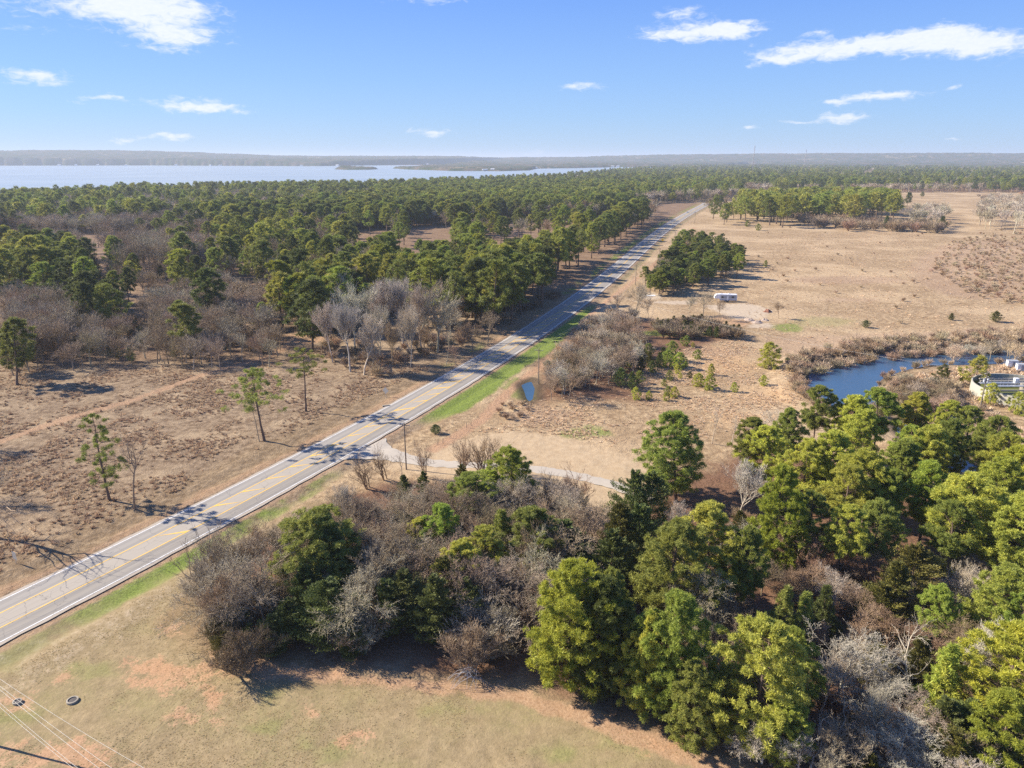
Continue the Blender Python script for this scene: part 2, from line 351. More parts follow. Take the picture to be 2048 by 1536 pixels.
track = np.maximum.reduce([.75 * lmask(TRACK_L, 2.0, 2.5), rut, ss(-og, 6.2, 7.2) * (1 - ss(-og + wob * 5, 7.5, 10.5)) * nearg * .55 * (1 - ss(Yg, 350, 420) * .3), .55 * (shoul * (og > 0))])
pull = pl((985, 655), (1020, 642), (1085, 625), (1110, 622), (1065, 650), (1000, 668)); track = np.maximum(track, .6 * pmask([pull], 1.5, 3)); track = np.maximum(track, .8 * lmask(pl((430, 1310), (560, 1345), (760, 1362), (1000, 1385), (1160, 1430), (1320, 1492), (1450, 1545), (1600, 1620)), 1.3, 2.5)); 
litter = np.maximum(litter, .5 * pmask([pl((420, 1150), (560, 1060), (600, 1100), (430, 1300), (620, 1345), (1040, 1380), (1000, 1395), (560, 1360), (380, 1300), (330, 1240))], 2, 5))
pale = np.maximum(pale, .38 * pmask([pl((-100, 1345), (400, 1130), (470, 1090), (440, 1150), (300, 1240), (0, 1375), (-100, 1410))], 1.5, 4))
pale = np.maximum(pale, .45 * ss(og, 12, 14) * (1 - ss(og + wob * 4, 17, 21)) * nearg * ((Yg < 125) | (Yg > 300)))
u_, v_ = px(Pg[:, 0], np.maximum(Yg, 1), 0)
right = ss(og, 8, 14) * (Yg > 40); redb = np.maximum(pmask(REDB, 2, 8), 0); ong = pmask(ORANGE_G, 3, 12)
verge_l = ss(-og, 7, 8) * (1 - ss(-og + wob * 3, 15, 20)) * nearg
wet = np.zeros(len(Pg))
for pd in (POND, POND2, PUDDLE):
    c0 = pd.mean(0); sel = np.hypot(*(Pg - c0).T) < 110; wet[sel] = np.maximum(wet[sel], ss(sd_poly(Pg[sel], pd) + wob2[sel] * 2, -3.5, -.5))
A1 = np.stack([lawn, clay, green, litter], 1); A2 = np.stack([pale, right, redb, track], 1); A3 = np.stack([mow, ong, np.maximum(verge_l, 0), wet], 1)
me = bpy.data.meshes.new('ground')
me.vertices.add(len(V)); me.vertices.foreach_set('co', V.astype(np.float32).ravel())
nl = F.size + Ftri.size; me.loops.add(nl); me.loops.foreach_set('vertex_index', np.concatenate([F.ravel(), Ftri.ravel()]).astype(np.int32))
me.polygons.add(len(F) + len(Ftri)); me.polygons.foreach_set('loop_start', np.concatenate([np.arange(len(F)) * 4, len(F) * 4 + np.arange(len(Ftri)) * 3]).astype(np.int32))
me.polygons.foreach_set('loop_total', np.concatenate([np.full(len(F), 4), np.full(len(Ftri), 3)]).astype(np.int32))
me.polygons.foreach_set('use_smooth', np.ones(len(F) + len(Ftri), bool)); me.update(calc_edges=True)
for nm, arr in (('m1', A1), ('m2', A2), ('m3', A3)):
    a = me.color_attributes.new(nm, 'FLOAT_COLOR', 'POINT'); a.data.foreach_set('color', np.clip(arr, 0, 1).astype(np.float32).ravel())
a = me.attributes.new('off', 'FLOAT', 'POINT'); a.data.foreach_set('value', og.astype(np.float32))

m_, b = newmat('ground'); g = b.n('ShaderNodeNewGeometry'); pos = g.outputs['Position']
def rgba(nm):
    at = b.n('ShaderNodeAttribute', attribute_name=nm); sp = b.n('ShaderNodeSeparateColor', ins={0: at.outputs['Color']})
    return sp.outputs[0], sp.outputs[1], sp.outputs[2], at.outputs['Alpha']
lawn_, clay_, green_, litter_ = rgba('m1'); pale_, right_, red_, track_ = rgba('m2'); mow_, ong_, vl_, wet_ = rgba('m3')
off_ = b.n('ShaderNodeAttribute', attribute_name='off').outputs['Fac']
nf = b.noise(pos, 3.2, 6, .72); nm = b.noise(pos, .55, 6, .7); nb = b.noise(pos, .09, 5, .62); nvb = b.noise(pos, .018, 4, .6)
nfx = b.sstep(nf, .3, .7)
dark_l = b.mix(b.sstep(nm, .3, .72), (.135, .088, .052), (.34, .25, .16))
dark_l = b.mix(b.m('MULTIPLY', b.sstep(nb, .45, .68), .75), dark_l, b.mix(nfx, (.28, .20, .12), (.50, .38, .24)))
pale_r = b.mix(b.sstep(nm, .32, .68), (.20, .135, .085), (.50, .38, .255))
pale_r = b.mix(b.m('MULTIPLY', b.sstep(b.noise(pos, .24, 6, .75), .46, .62), .5), pale_r, b.mix(nfx, (.24, .16, .105), (.34, .24, .16)))
pale_r = b.mix(b.m('MULTIPLY', b.sstep(nb, .45, .64), .75), pale_r, b.mix(nfx, (.20, .135, .085), (.34, .24, .15)))
pale_r = b.mix(b.m('MULTIPLY', b.sstep(nvb, .45, .62), .45), pale_r, (.56, .43, .30))
pale_r = b.mix(1.0, pale_r, (1.0, .97, .85), 'MULTIPLY'); c = b.mix(right_, dark_l, pale_r)
lawnc = b.mix(b.sstep(nm, .3, .7), (.205, .155, .08), (.34, .26, .145))
lawnc = b.mix(b.m('MULTIPLY', b.sstep(nb, .42, .7), .6), lawnc, (.235, .215, .085))
lawnc = b.mix(b.m('MULTIPLY', nfx, .45), lawnc, (.46, .34, .20)); lawnc = b.mix(b.m('MULTIPLY', b.sstep(b.noise(pos, 7, 3, .7), .5, .7), .45), lawnc, (.15, .115, .06))
c = b.mix(lawn_, c, b.mix(b.m('MULTIPLY', b.sstep(b.noise(pos, 1.6, 5, .75), .38, .66), .4), lawnc, (.185, .14, .075)))
c = b.mix(mow_, c, b.mix(b.sstep(nm, .3, .7), (.38, .275, .165), (.46, .35, .22)))
c = b.mix(b.m('MULTIPLY', vl_, .8), c, b.mix(b.sstep(nm, .35, .7), (.20, .135, .075), (.36, .26, .155)))
c = b.mix(b.m('MULTIPLY', ong_, .6), c, b.mix(nfx, (.40, .235, .11), (.52, .36, .20)))
c = b.mix(b.m('MULTIPLY', red_, .42), c, b.mix(nfx, (.27, .17, .115), (.42, .29, .20)))
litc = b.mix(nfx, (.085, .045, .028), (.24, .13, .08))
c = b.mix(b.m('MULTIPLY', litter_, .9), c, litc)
gm = b.m('MULTIPLY', green_, b.sstep(b.m('ADD', b.m('MULTIPLY', nm, .6), green_), .35, .8))
c = b.mix(gm, c, b.mix(nfx, (.10, .13, .025), (.24, .30, .065)))
c = b.mix(b.m('MULTIPLY', track_, b.sstep(b.m('ADD', nm, track_), .55, .95)), c, b.mix(nfx, (.30, .17, .095), (.47, .31, .19)))
cm = b.m('MULTIPLY', b.sstep(b.m('ADD', clay_, b.m('ADD', b.m('MULTIPLY', b.m('SUBTRACT', nm, .5), 2.6), b.m('MULTIPLY', b.m('SUBTRACT', nf, .5), 2.0))), .4, .95), .9)
c = b.mix(cm, c, b.mix(nb, b.mix(nfx, (.28, .13, .06), (.45, .235, .12)), b.mix(nfx, (.40, .26, .15), (.52, .375, .24))))
pm = b.m('MULTIPLY', b.sstep(b.m('ADD', pale_, b.m('MULTIPLY', b.m('SUBTRACT', nm, .5), 1.6)), .3, 1.15), .85)
c = b.mix(pm, c, b.mix(nfx, (.38, .30, .21), (.56, .47, .36)))
c = b.mix(b.m('MULTIPLY', wet_, .8), c, (.06, .045, .03))
# rows left by mowing beside the road
row = b.m('SINE', b.m('ADD', b.m('MULTIPLY', off_, 4.2), b.m('MULTIPLY', nb, 9.0)))
rowm = b.m('MULTIPLY', vl_, .2)
c = b.mix(b.m('MULTIPLY', b.m('MULTIPLY_ADD', row, .5, .5), rowm), c, (.13, .095, .055))
hgt = b.m('ADD', b.m('MULTIPLY', nf, .35), b.m('MULTIPLY', nm, 1.0))
smooth_ = b.m('MAXIMUM', b.m('MAXIMUM', lawn_, mow_), pm)
bs = b.m('MULTIPLY_ADD', smooth_, -.55, .9)
bp = b.n('ShaderNodeBump', ins={'Strength': bs, 'Distance': .55, 'Height': hgt})
p = b.n('ShaderNodeBsdfPrincipled', ins={'Base Color': c, 'Roughness': .95, 'Specular IOR Level': .08, 'Normal': bp.outputs[0]})
b.n('ShaderNodeOutputMaterial', ins={0: p.outputs[0]})
me.materials.append(m_); obj('ground', me, kind='structure')

# ------------------------------------------------------------ water
def watermat(name, col, rough, wscale, wstr):
    m_, b = newmat(name); g = b.n('ShaderNodeNewGeometry')
    n = b.noise(g.outputs['Position'], wscale, 4, .6); n2 = b.noise(g.outputs['Position'], wscale * .06, 3, .5)
    bp = b.n('ShaderNodeBump', ins={'Strength': wstr, 'Distance': .3, 'Height': n})
    c = b.mix(n2, tuple(x * .8 for x in col), tuple(x * 1.2 for x in col))
    r = b.m('MULTIPLY_ADD', n2, .12, rough - .06)
    p = b.n('ShaderNodeBsdfPrincipled', ins={'Base Color': c, 'Roughness': r, 'IOR': 1.33, 'Normal': bp.outputs[0]})
    b.n('ShaderNodeOutputMaterial', ins={0: p.outputs[0]}); return m_
M_lake = watermat('lake_water', (.30, .345, .36), .34, .05, .3); M_pond = watermat('pond_water', (.04, .085, .145), .10, 1.2, .3)
mb = MB(); mb.add([(-30000, 650, -.9), (30000, 650, -.9), (30000, 30000, -.9), (-30000, 30000, -.9)], [(0, 1, 2, 3)]); 
# keep the sheet of the lake out of the near land
lk = bpy.data.meshes.new('lake'); q = np.array([(-20000, 800), (-900, 800), (-560, 800), (-300, 1100), (0, 1450), (300, 1900), (1000, 3300), (3000, 3900), (20000, 3900), (20000, 30000), (-20000, 30000)])
lk.from_pydata([(x, y, -.9) for x, y in q], [], [tuple(range(len(q)))]); lk.materials.append(M_lake); obj('lake', lk, kind='structure')
def water_sheet(name, poly, z, grow):
    c0 = poly.mean(0); ps = c0 + (poly - c0) * grow
    me = bpy.data.meshes.new(name); me.from_pydata([(x, y, z) for x, y in ps], [], [tuple(range(len(ps)))]); me.materials.append(M_pond); return obj(name, me, kind='structure')
water_sheet('pond', POND, -.62, 1.05); water_sheet('pond', POND2, -.62, 1.05); water_sheet('pond', PUDDLE, -.40, 1.1)

# ------------------------------------------------------------ far shore: hills carrying woods
AZ = np.radians(np.arange(-48, 48, .11)); RF = [3100.0]
while RF[-1] < 32000: RF.append(RF[-1] * 1.0075)
RF = np.array(RF); RR, AA = np.meshgrid(RF, AZ, indexing='ij'); X = (RR * np.sin(AA)).ravel(); Y = (RR * np.cos(AA)).ravel()
uu, _ = px(X, Y, 0); Df = RR.ravel()
P = np.stack([X, Y], 1)
FARP = [pl((-1500, 331), (0, 331), (300, 330.5), (512, 331.5), (640, 332), (700, 331), (780, 330), (900, 328.5), (1000, 326), (1200, 325.5), (1330, 329), (2048, 329.5), (3500, 329.5), (3500, 317.5), (-1500, 317.5)),
        pl((785, 336.5), (850, 333.5), (920, 331), (1000, 327), (1060, 324), (1400, 323), (1500, 330), (1330, 334), (1240, 334), (1150, 336), (1075, 337), (1060, 340.5), (1000, 342), (900, 341.5), (860, 340), (810, 338.5)),
        pl((668, 338.3), (680, 336.2), (740, 336.2), (757, 338.0), (740, 339.2), (690, 339.2)),
        pl((1330, 333), (1500, 332), (1700, 328), (1700, 322), (3500, 322), (3500, 345), (1880, 336), (1800, 333), (1700, 334), (1600, 336), (1400, 338))]
land = np.full(len(X), -1e9)
for q in FARP: land = np.maximum(land, sd_poly(P, q))
lag = sd_poly(P, pl((1680, 333.5), (1700, 330), (1800, 328.6), (1800, 333), (1740, 335)))
A_ = np.interp(uu, [-200, 0, 150, 300, 450, 560, 900, 1000, 1150, 1260, 1350, 1500, 1620, 1800, 2048, 2300], [150, 175, 190, 175, 130, 95, 88, 62, 72, 110, 118, 132, 140, 136, 125, 120])
shore = np.interp(uu, [0, 500, 900, 1000, 1300, 2048], [46, 44, 40, 10, 12, 14])
A_ = 65 + (A_ - 65) * .66 - 10; hz = shore * ss(Df, 6200, 7600) + (A_ - shore) * ss(Df, 7800, 9900) + (fbm(X, Y, 1800, 3) - .5) * 16 * ss(Df, 6500, 9000)
hz = np.maximum(hz, 0)
can = 3 + 13 * fbm(X, Y, 90, 2) + 7 * rs.rand(len(X)) + 5 * (vn(X, Y, 400) > .55)
big = ss(land, 0, 25)
isl = (sd_poly(P, FARP[2]) > -20) | (Y < 5600) & (uu < 1300)
Zf = np.where(land > 0, hz + (can * np.where(isl, .75, 1.0)) * big + .2, -3.0)
na, nr = len(AZ), len(RF); i, j = np.meshgrid(np.arange(nr - 1), np.arange(na - 1), indexing='ij')
F = np.stack([i * na + j, i * na + j + 1, (i + 1) * na + j + 1, (i + 1) * na + j], -1).reshape(-1, 4)
keep = (Zf[F] > -2.9).any(1); F = F[keep]
used = np.unique(F); remap = np.zeros(len(X), int); remap[used] = np.arange(len(used))
m_, b = newmat('far_woods'); g = b.n('ShaderNodeNewGeometry'); pos = g.outputs['Position']
n = b.noise(pos, .012, 6, .7); n2 = b.noise(pos, .0016, 3, .6); n3 = b.noise(pos, .05, 3, .6)
c = b.mix(b.sstep(n, .42, .6), (.055, .075, .035), (.15, .115, .085)); c = b.mix(b.m('MULTIPLY', b.sstep(n2, .58, .66), b.sstep(n, .5, .6)), c, (.34, .27, .17))
c = b.mix(b.m('MULTIPLY', n3, .5), c, (.03, .035, .02))
p = b.n('ShaderNodeBsdfPrincipled', ins={'Base Color': c, 'Roughness': 1, 'Specular IOR Level': 0}); b.n('ShaderNodeOutputMaterial', ins={0: p.outputs[0]})
obj('hills', tmesh('hills', np.stack([X, Y, Zf], 1)[used], remap[F], m_), kind='structure')

# ------------------------------------------------------------ road
def strip(name, ys, o0, o1, z, mat, **kw):
    L = np.array([road_pt(y, o0) for y in ys]); Rr = np.array([road_pt(y, o1) for y in ys]); n = len(ys)
    V = np.zeros((2 * n, 3)); V[0::2, :2] = L; V[1::2, :2] = Rr; V[:, 2] = z
    F = np.array([(2 * k, 2 * k + 1, 2 * k + 3, 2 * k + 2) for k in range(n - 1)])
    return obj(name, tmesh(name, V, F, mat), **kw)
m_, b = newmat('asphalt'); g = b.n('ShaderNodeNewGeometry'); pos = g.outputs['Position']
off_ = b.n('ShaderNodeAttribute', attribute_name='off').outputs['Fac']; stn = b.n('ShaderNodeAttribute', attribute_name='stn').outputs['Fac']
lng = b.n('ShaderNodeCombineXYZ', ins={0: b.m('MULTIPLY', off_, 1.4), 1: b.m('MULTIPLY', stn, .035), 2: 0.0}).outputs[0]
nl_ = b.noise(lng, 1.0, 5, .65); ng = b.noise(pos, 9, 3, .7); nb = b.noise(pos, .12, 4, .6)
c = b.mix(nb, (.25, .222, .18), (.305, .27, .22))
center = b.m('SUBTRACT', 1.0, b.sstep(b.m('ABSOLUTE', off_), 1.75, 2.05))
fade = b.m('SUBTRACT', 1.0, b.sstep(stn, 250, 290))
c = b.mix(b.m('MULTIPLY', center, b.m('MULTIPLY', fade, .9)), c, (.36, .315, .25))
left = b.sstep(off_, -1.9, -2.1); c = b.mix(b.m('MULTIPLY', left, .5), c, (.32, .295, .26))
for cc in (-4.55, -2.75, 2.75, 4.55):
    wl = b.m('EXPONENT', b.m('MULTIPLY', b.m('POWER', b.m('SUBTRACT', off_, cc), 2), -7.0)); c = b.mix(b.m('MULTIPLY', wl, .45), c, (.165, .155, .145))
ed = b.sstep(b.m('ABSOLUTE', off_), 5.35, 5.6); c = b.mix(b.m('MULTIPLY', ed, .75), c, b.mix(ng, (.34, .28, .21), (.46, .38, .29)))
c = b.mix(b.m('MULTIPLY', b.sstep(nl_, .5, .75), .3), c, (.40, .37, .32)); c = b.mix(b.m('MULTIPLY', b.sstep(nl_, .5, .28), .35), c, (.15, .14, .13))
c = b.mix(b.m('MULTIPLY', ng, .25), c, (.34, .32, .29))
vo = b.n('ShaderNodeTexVoronoi', feature='DISTANCE_TO_EDGE', ins={'Scale': .22, 'Vector': b.n('ShaderNodeVectorMath', operation='ADD', ins={0: pos, 1: b.noise(pos, .6, 3, .6, col=True)}).outputs[0]})
crk = b.m('LESS_THAN', vo.outputs['Distance'], .0045); c = b.mix(b.m('MULTIPLY', crk, .45), c, (.05, .05, .055))
p = b.n('ShaderNodeBsdfPrincipled', ins={'Base Color': c, 'Roughness': .85, 'Specular IOR Level': .25}); b.n('ShaderNodeOutputMaterial', ins={0: p.outputs[0]})
M_asph = m_
ysr = ry[::4]; offs = np.linspace(-6.15, 6.15, 9); rows = []
for y in ysr:
    jit = .12 * math.sin(y * .9) + .1 * math.sin(y * 2.3 + 1)
    for k, o in enumerate(offs): rows.append((*road_pt(y, o + (jit if k in (0, 8) else 0)), .02 + .06 * (1 - (o / 6.15) ** 2)))
F = np.array([(a * 9 + k, a * 9 + k + 1, a * 9 + k + 10, a * 9 + k + 9) for a in range(len(ysr) - 1) for k in range(8)])
rm = tmesh('road', np.array(rows), F, M_asph, smooth=True); rV = np.array(rows); o_, s_ = road_off(rV[:, 0], rV[:, 1])
for nm, arr in (('off', np.tile(offs, len(ysr))), ('stn', s_)):
    a = rm.attributes.new(nm, 'FLOAT', 'POINT'); a.data.foreach_set('value', arr.astype(np.float32))
obj('road', rm, kind='structure')
def paint(name, col, wear):
    m_, b = newmat(name); g = b.n('ShaderNodeNewGeometry'); n = b.noise(g.outputs['Position'], 5, 4, .7); n2 = b.noise(g.outputs['Position'], .3, 3, .6)
    k = b.m('MULTIPLY', b.sstep(b.m('ADD', n, b.m('MULTIPLY', n2, .5)), .72, .95), wear)
    c = b.mix(k, col, (.24, .225, .21)); p = b.n('ShaderNodeBsdfPrincipled', ins={'Base Color': c, 'Roughness': .7})
    b.n('ShaderNodeOutputMaterial', ins={0: p.outputs[0]}); return m_
M_white = paint('white_road_paint', (.70, .70, .68), .7); M_yel = paint('yellow_road_paint', (.78, .47, .06), .55)
def crown_z(o): return .02 + .06 * (1 - (o / 6.15) ** 2)
def line(name, y0, y1, oa, mat, w=.16):
    ys = np.linspace(y0, y1, max(4, int((y1 - y0) / 3))); z = crown_z(oa(ys[0]) if callable(oa) else oa) + .016
    f = oa if callable(oa) else (lambda y: oa)
    L = np.array([road_pt(y, f(y) - w / 2) for y in ys]); Rr = np.array([road_pt(y, f(y) + w / 2) for y in ys]); n = len(ys)
    V = np.zeros((2 * n, 3)); V[0::2, :2] = L; V[1::2, :2] = Rr; V[0::2, 2] = [crown_z(f(y)) + .014 for y in ys]; V[1::2, 2] = V[0::2, 2]
    obj(name, tmesh(name, V, np.array([(2 * k, 2 * k + 1, 2 * k + 3, 2 * k + 2) for k in range(n - 1)]), mat), kind='structure')
line('road_edge_line', 42, 1105, -5.3, M_white, .2); line('road_edge_line', 42, 1105, 5.3, M_white, .2)
tp = lambda y: .22 + 1.68 * (1 - ss(np.array(y), 285.0, 345.0))
line('road_centre_line', 42, 1105, lambda y: -float(tp(y)), M_yel, .22); line('road_centre_line', 42, 1105, lambda y: float(tp(y)), M_yel, .22)
sta0 = road_off(np.array([-63.5]), np.array([114.3]))[1][0]; k = 0
while True:
    s0 = sta0 + k * 6.8; k += 1
    y = np.interp(s0, rst, ry)
    if y > 322: break
    hw = float(tp(y)) - .1; q = []
    for (o, ds) in ((-hw, -hw), (hw, hw), (hw, hw + .62), (-hw, -hw + .62)):
        yy = np.interp(s0 + ds, rst, ry); q.append((*road_pt(yy, o), crown_z(o) + .019))
    cz = crown_z(0) + .019; m1 = [(q[0][i] + q[1][i]) / 2 for i in (0, 1)] + [cz]; m2 = [(q[3][i] + q[2][i]) / 2 for i in (0, 1)] + [cz]
    me = bpy.data.meshes.new('road_hatch_bar'); me.from_pydata([q[0], m1, m2, q[3], q[1], q[2]], [], [(0, 1, 2, 3), (1, 4, 5, 2)]); me.materials.append(M_yel)
    obj('road_hatch_bar', me, kind='structure')

m_, b = newmat('driveway_gravel'); g = b.n('ShaderNodeNewGeometry'); n = b.noise(g.outputs['Position'], .8, 6, .7); n2 = b.noise(g.outputs['Position'], 8, 3, .7)
c = b.mix(n, b.mix(n2, (.31, .27, .215), (.41, .36, .29)), b.mix(n2, (.42, .37, .30), (.54, .48, .40)))
p = b.n('ShaderNodeBsdfPrincipled', ins={'Base Color': c, 'Roughness': .9, 'Specular IOR Level': .1, 'Normal': b.n('ShaderNodeBump', ins={'Strength': .5, 'Distance': .05, 'Height': n2}).outputs[0]}); b.n('ShaderNodeOutputMaterial', ins={0: p.outputs[0]}); M_grav = m_
dl = np.array(DRIVE); seg = np.concatenate([[0], np.cumsum(np.hypot(*np.diff(dl, axis=0).T))]); tt = np.linspace(0, seg[-1], 80); ctr = np.stack([np.interp(tt, seg, dl[:, k]) for k in (0, 1)], 1)
for _ in range(12): ctr[1:-1] = (ctr[:-2] + ctr[1:-1] * 2 + ctr[2:]) / 4
tg = unit_ = np.gradient(ctr, axis=0); tg = tg / np.hypot(*tg.T)[:, None]; nn = np.stack([-tg[:, 1], tg[:, 0]], 1); rows = []
for k in range(80):
    hw = 1.75 + 6.0 * math.exp(-tt[k] / 5.0) + .15 * math.sin(k * 1.7)
    for o in np.linspace(-1, 1, 7):
        q = ctr[k] + nn[k] * o * (hw + .12 * rs.randn() * (abs(o) > .9)); rows.append((q[0], q[1], 0))
rows = np.array(rows); o_, _ = road_off(rows[:, 0], rows[:, 1]); rows[:, 2] = np.where(np.abs(o_) < 6.6, .035, height(rows[:, 0], rows[:, 1]) * .5 + .17 - .10 * (np.abs(np.tile(np.linspace(-1, 1, 7), 80)) > .9))
obj('driveway', tmesh('driveway', rows, np.array([(a * 7 + k, a * 7 + k + 1, a * 7 + k + 8, a * 7 + k + 7) for a in range(79) for k in range(6)]), M_grav, smooth=True), kind='structure')

# ------------------------------------------------------------ tree geometry
def tubes(P0, P1, R0, R1, k):
    d = P1 - P0; d /= np.linalg.norm(d, axis=1)[:, None] + 1e-9
    ref = np.where(np.abs(d[:, 2:]) < .9, [[0, 0, 1.]], [[1., 0, 0]]); a = np.cross(d, ref); a /= np.linalg.norm(a, axis=1)[:, None]; c = np.cross(d, a)
    t = np.arange(k) * 2 * np.pi / k; ring = a[:, None] * np.cos(t)[None, :, None] + c[:, None] * np.sin(t)[None, :, None]
    V = np.concatenate([P0[:, None] + ring * R0[:, None, None], P1[:, None] + ring * R1[:, None, None]], 1).reshape(-1, 3)
    i = np.arange(k); j = (i + 1) % k; f = np.concatenate([np.stack([i, j, j + k], 1), np.stack([i, j + k, i + k], 1)])
    F = (f[None] + (np.arange(len(P0)) * 2 * k)[:, None, None]).reshape(-1, 3); return V, F
def slivers(P0, P1, W, r):
    d = P1 - P0; s_ = np.cross(d, r.randn(*d.shape)); s_ /= np.linalg.norm(s_, axis=1)[:, None] + 1e-9
    V = np.stack([P0 - s_ * W[:, None] / 2, P0 + s_ * W[:, None] / 2, P1], 1).reshape(-1, 3); return V, np.arange(len(V)).reshape(-1, 3)
def join(parts):
    Vs, Fs, o = [], [], 0
    for V, F in parts: Vs.append(V); Fs.append(F + o); o += len(V)
    return np.concatenate(Vs), np.concatenate(Fs)
def unit(a): return a / (np.linalg.norm(a, axis=-1, keepdims=True) + 1e-9)

def pine_geo(seed, cb=.38, wid=.20, nc=100, nl=120, ls=.026, irr=.35, conic=.0, ascend=.25, gaps=0):
    """unit-height loblolly pine: straight bole, ascending limbs, puffs of needles at their ends"""
    r = np.random.RandomState(seed)
    lean = r.randn(2) * .012; zt = np.linspace(0, .96, 9); wob_ = np.cumsum(r.randn(9, 2) * .004, 0); wob_[0] = 0
    tp_ = np.stack([wob_[:, 0] + lean[0] * zt * 3, wob_[:, 1] + lean[1] * zt * 3, zt], 1); tr = .0135 * (1 - zt) ** .8 + .002
    tr[0] *= 1.35
    T = [tubes(tp_[:-1], tp_[1:], tr[:-1], tr[1:], 6)]
    t = cb + (1 - cb) * (np.arange(nc) + r.rand(nc)) / nc; t = np.minimum(t, .985)
    k = (t - cb) / (1 - cb)
    prof = np.where(k < .3, .62 + 1.27 * k, 1.0) * (1 - np.clip((k - .3) / .7, 0, 1) ** 1.9) ** (.62 + conic)
    if conic > .2: prof = (1 - k) ** .85 * .95 + .06
    sect = 1 + irr * np.sin(np.arange(nc) * 2.39996 * 1.0 + 6 * r.rand()) * .5 + irr * (r.rand(nc) - .5) * 1.4
    rr_ = wid * prof * sect * np.where(r.rand(nc) < .33, .5, 1.0) + .012
    ph = np.arange(nc) * 2.39996 + r.randn(nc) * .35
    ax = np.stack([np.interp(t, zt, tp_[:, i]) for i in (0, 1)], 1)
    cen = np.stack([ax[:, 0] + np.cos(ph) * rr_, ax[:, 1] + np.sin(ph) * rr_, t + rr_ * ascend * .3], 1)
    if gaps:
        g0 = r.rand(gaps) * 6.28; gz = cb + (1 - cb) * r.rand(gaps)
        bad = np.zeros(nc, bool)
        for a, z in zip(g0, gz): bad |= (np.cos(ph - a) > .55) & (np.abs(t - z) < .09)
        cen = cen[~bad]; ax = ax[~bad]; t = t[~bad]; rr_ = rr_[~bad]; k = k[~bad]; nc = len(cen)
    st_ = np.stack([ax[:, 0], ax[:, 1], np.maximum(t - rr_ * (.15 + .55 * ascend), .1)], 1)
    mid = (st_ + cen) / 2 + np.stack([np.zeros(nc), np.zeros(nc), -.012 * np.ones(nc)], 1)
    lw = .0032 * (1.1 - k * .7)
    T.append(tubes(st_, mid, lw, lw * .7, 3)); T.append(tubes(mid, cen, lw * .7, lw * .25, 3))
    # a few dead stubs below the crown
    ns = 7; z = cb * (.45 + .55 * r.rand(ns)); a = r.rand(ns) * 6.28; q0 = np.stack([0 * z, 0 * z, z], 1); q1 = q0 + np.stack([np.cos(a), np.sin(a), .2 + 0 * a], 1) * (.03 + .06 * r.rand(ns))[:, None]
    T.append(tubes(q0, q1, .0022 + 0 * z, .0006 + 0 * z, 3))
    # needle puffs: every clump is a few small tufts
    cs = (.029 + .024 * r.rand(nc)) * (1.05 - .35 * k) * (wid / .2) ** .5
    nt = 7; tc_ = cen[:, None] + unit(r.randn(nc, nt, 3)) * cs[:, None, None] * np.array([1, 1, .45]) * (.35 + .75 * r.rand(nc, nt, 1))
    per = max(2, nl // nt); dirs = unit(r.randn(nc, nt, per, 3) + np.array([0, 0, .55]))
    ts = cs[:, None, None, None] * .52
    base = tc_[:, :, None] + dirs * ts * (.25 + .5 * r.rand(nc, nt, per, 1)); base = base.reshape(-1, 3); dd = dirs.reshape(-1, 3)
    L_ = ls * (.7 + .6 * r.rand(len(base)))
    tip = base + unit(dd + .5 * r.randn(*dd.shape)) * L_[:, None]
    Vc, Fc = slivers(base, tip, L_ * .24, r)
    tv = np.repeat(r.rand(nc, nt).ravel(), per); var = np.clip(.28 + .38 * r.rand(len(base)) + .34 * (tv - .2), 0, 1)
    return join(T), (Vc, Fc), var
def cedar_geo(seed, wid=.2, n=22000, ls=.021, irr=.55, cb=.02):
    r = np.random.RandomState(seed); z = np.linspace(0, .95, 6); P = np.stack([0 * z, 0 * z, z], 1)
    T = tubes(P[:-1], P[1:], .014 * (1 - z[:-1]) + .001, .014 * (1 - z[1:]) + .001, 5)
    nb_ = 90; bt = cb + (1 - cb) * (np.arange(nb_) + .5) / nb_ * .97; a = np.arange(nb_) * 2.4 + r.randn(nb_) * .3; kk = (bt - cb) / (1 - cb)
    br = wid * (1 - kk ** 1.35) ** .8 * (1 + irr * r.randn(nb_) * .6) * np.clip(.6 + kk * 3, 0, 1) + .01
    i = r.randint(0, nb_, n); s_ = r.rand(n) ** .45; spread = .35 * (1 - .5 * s_)
    aa = a[i] + r.randn(n) * spread; rr_ = br[i] * s_
    zz = bt[i] + rr_ * .55 + r.randn(n) * .012
    base = np.stack([np.cos(aa) * rr_, np.sin(aa) * rr_, zz], 1)
    d = unit(np.stack([np.cos(aa) * .8, np.sin(aa) * .8, .9 + 0 * aa], 1) + .45 * r.randn(n, 3)); L_ = ls * (.6 + .8 * r.rand(n))
    V, F = slivers(base, base + d * L_[:, None], L_ * .42, r)
    var = np.clip(.15 + .45 * r.rand(n) + .3 * s_ * r.rand(nb_)[i], 0, 1)
    return T, (V, F), var
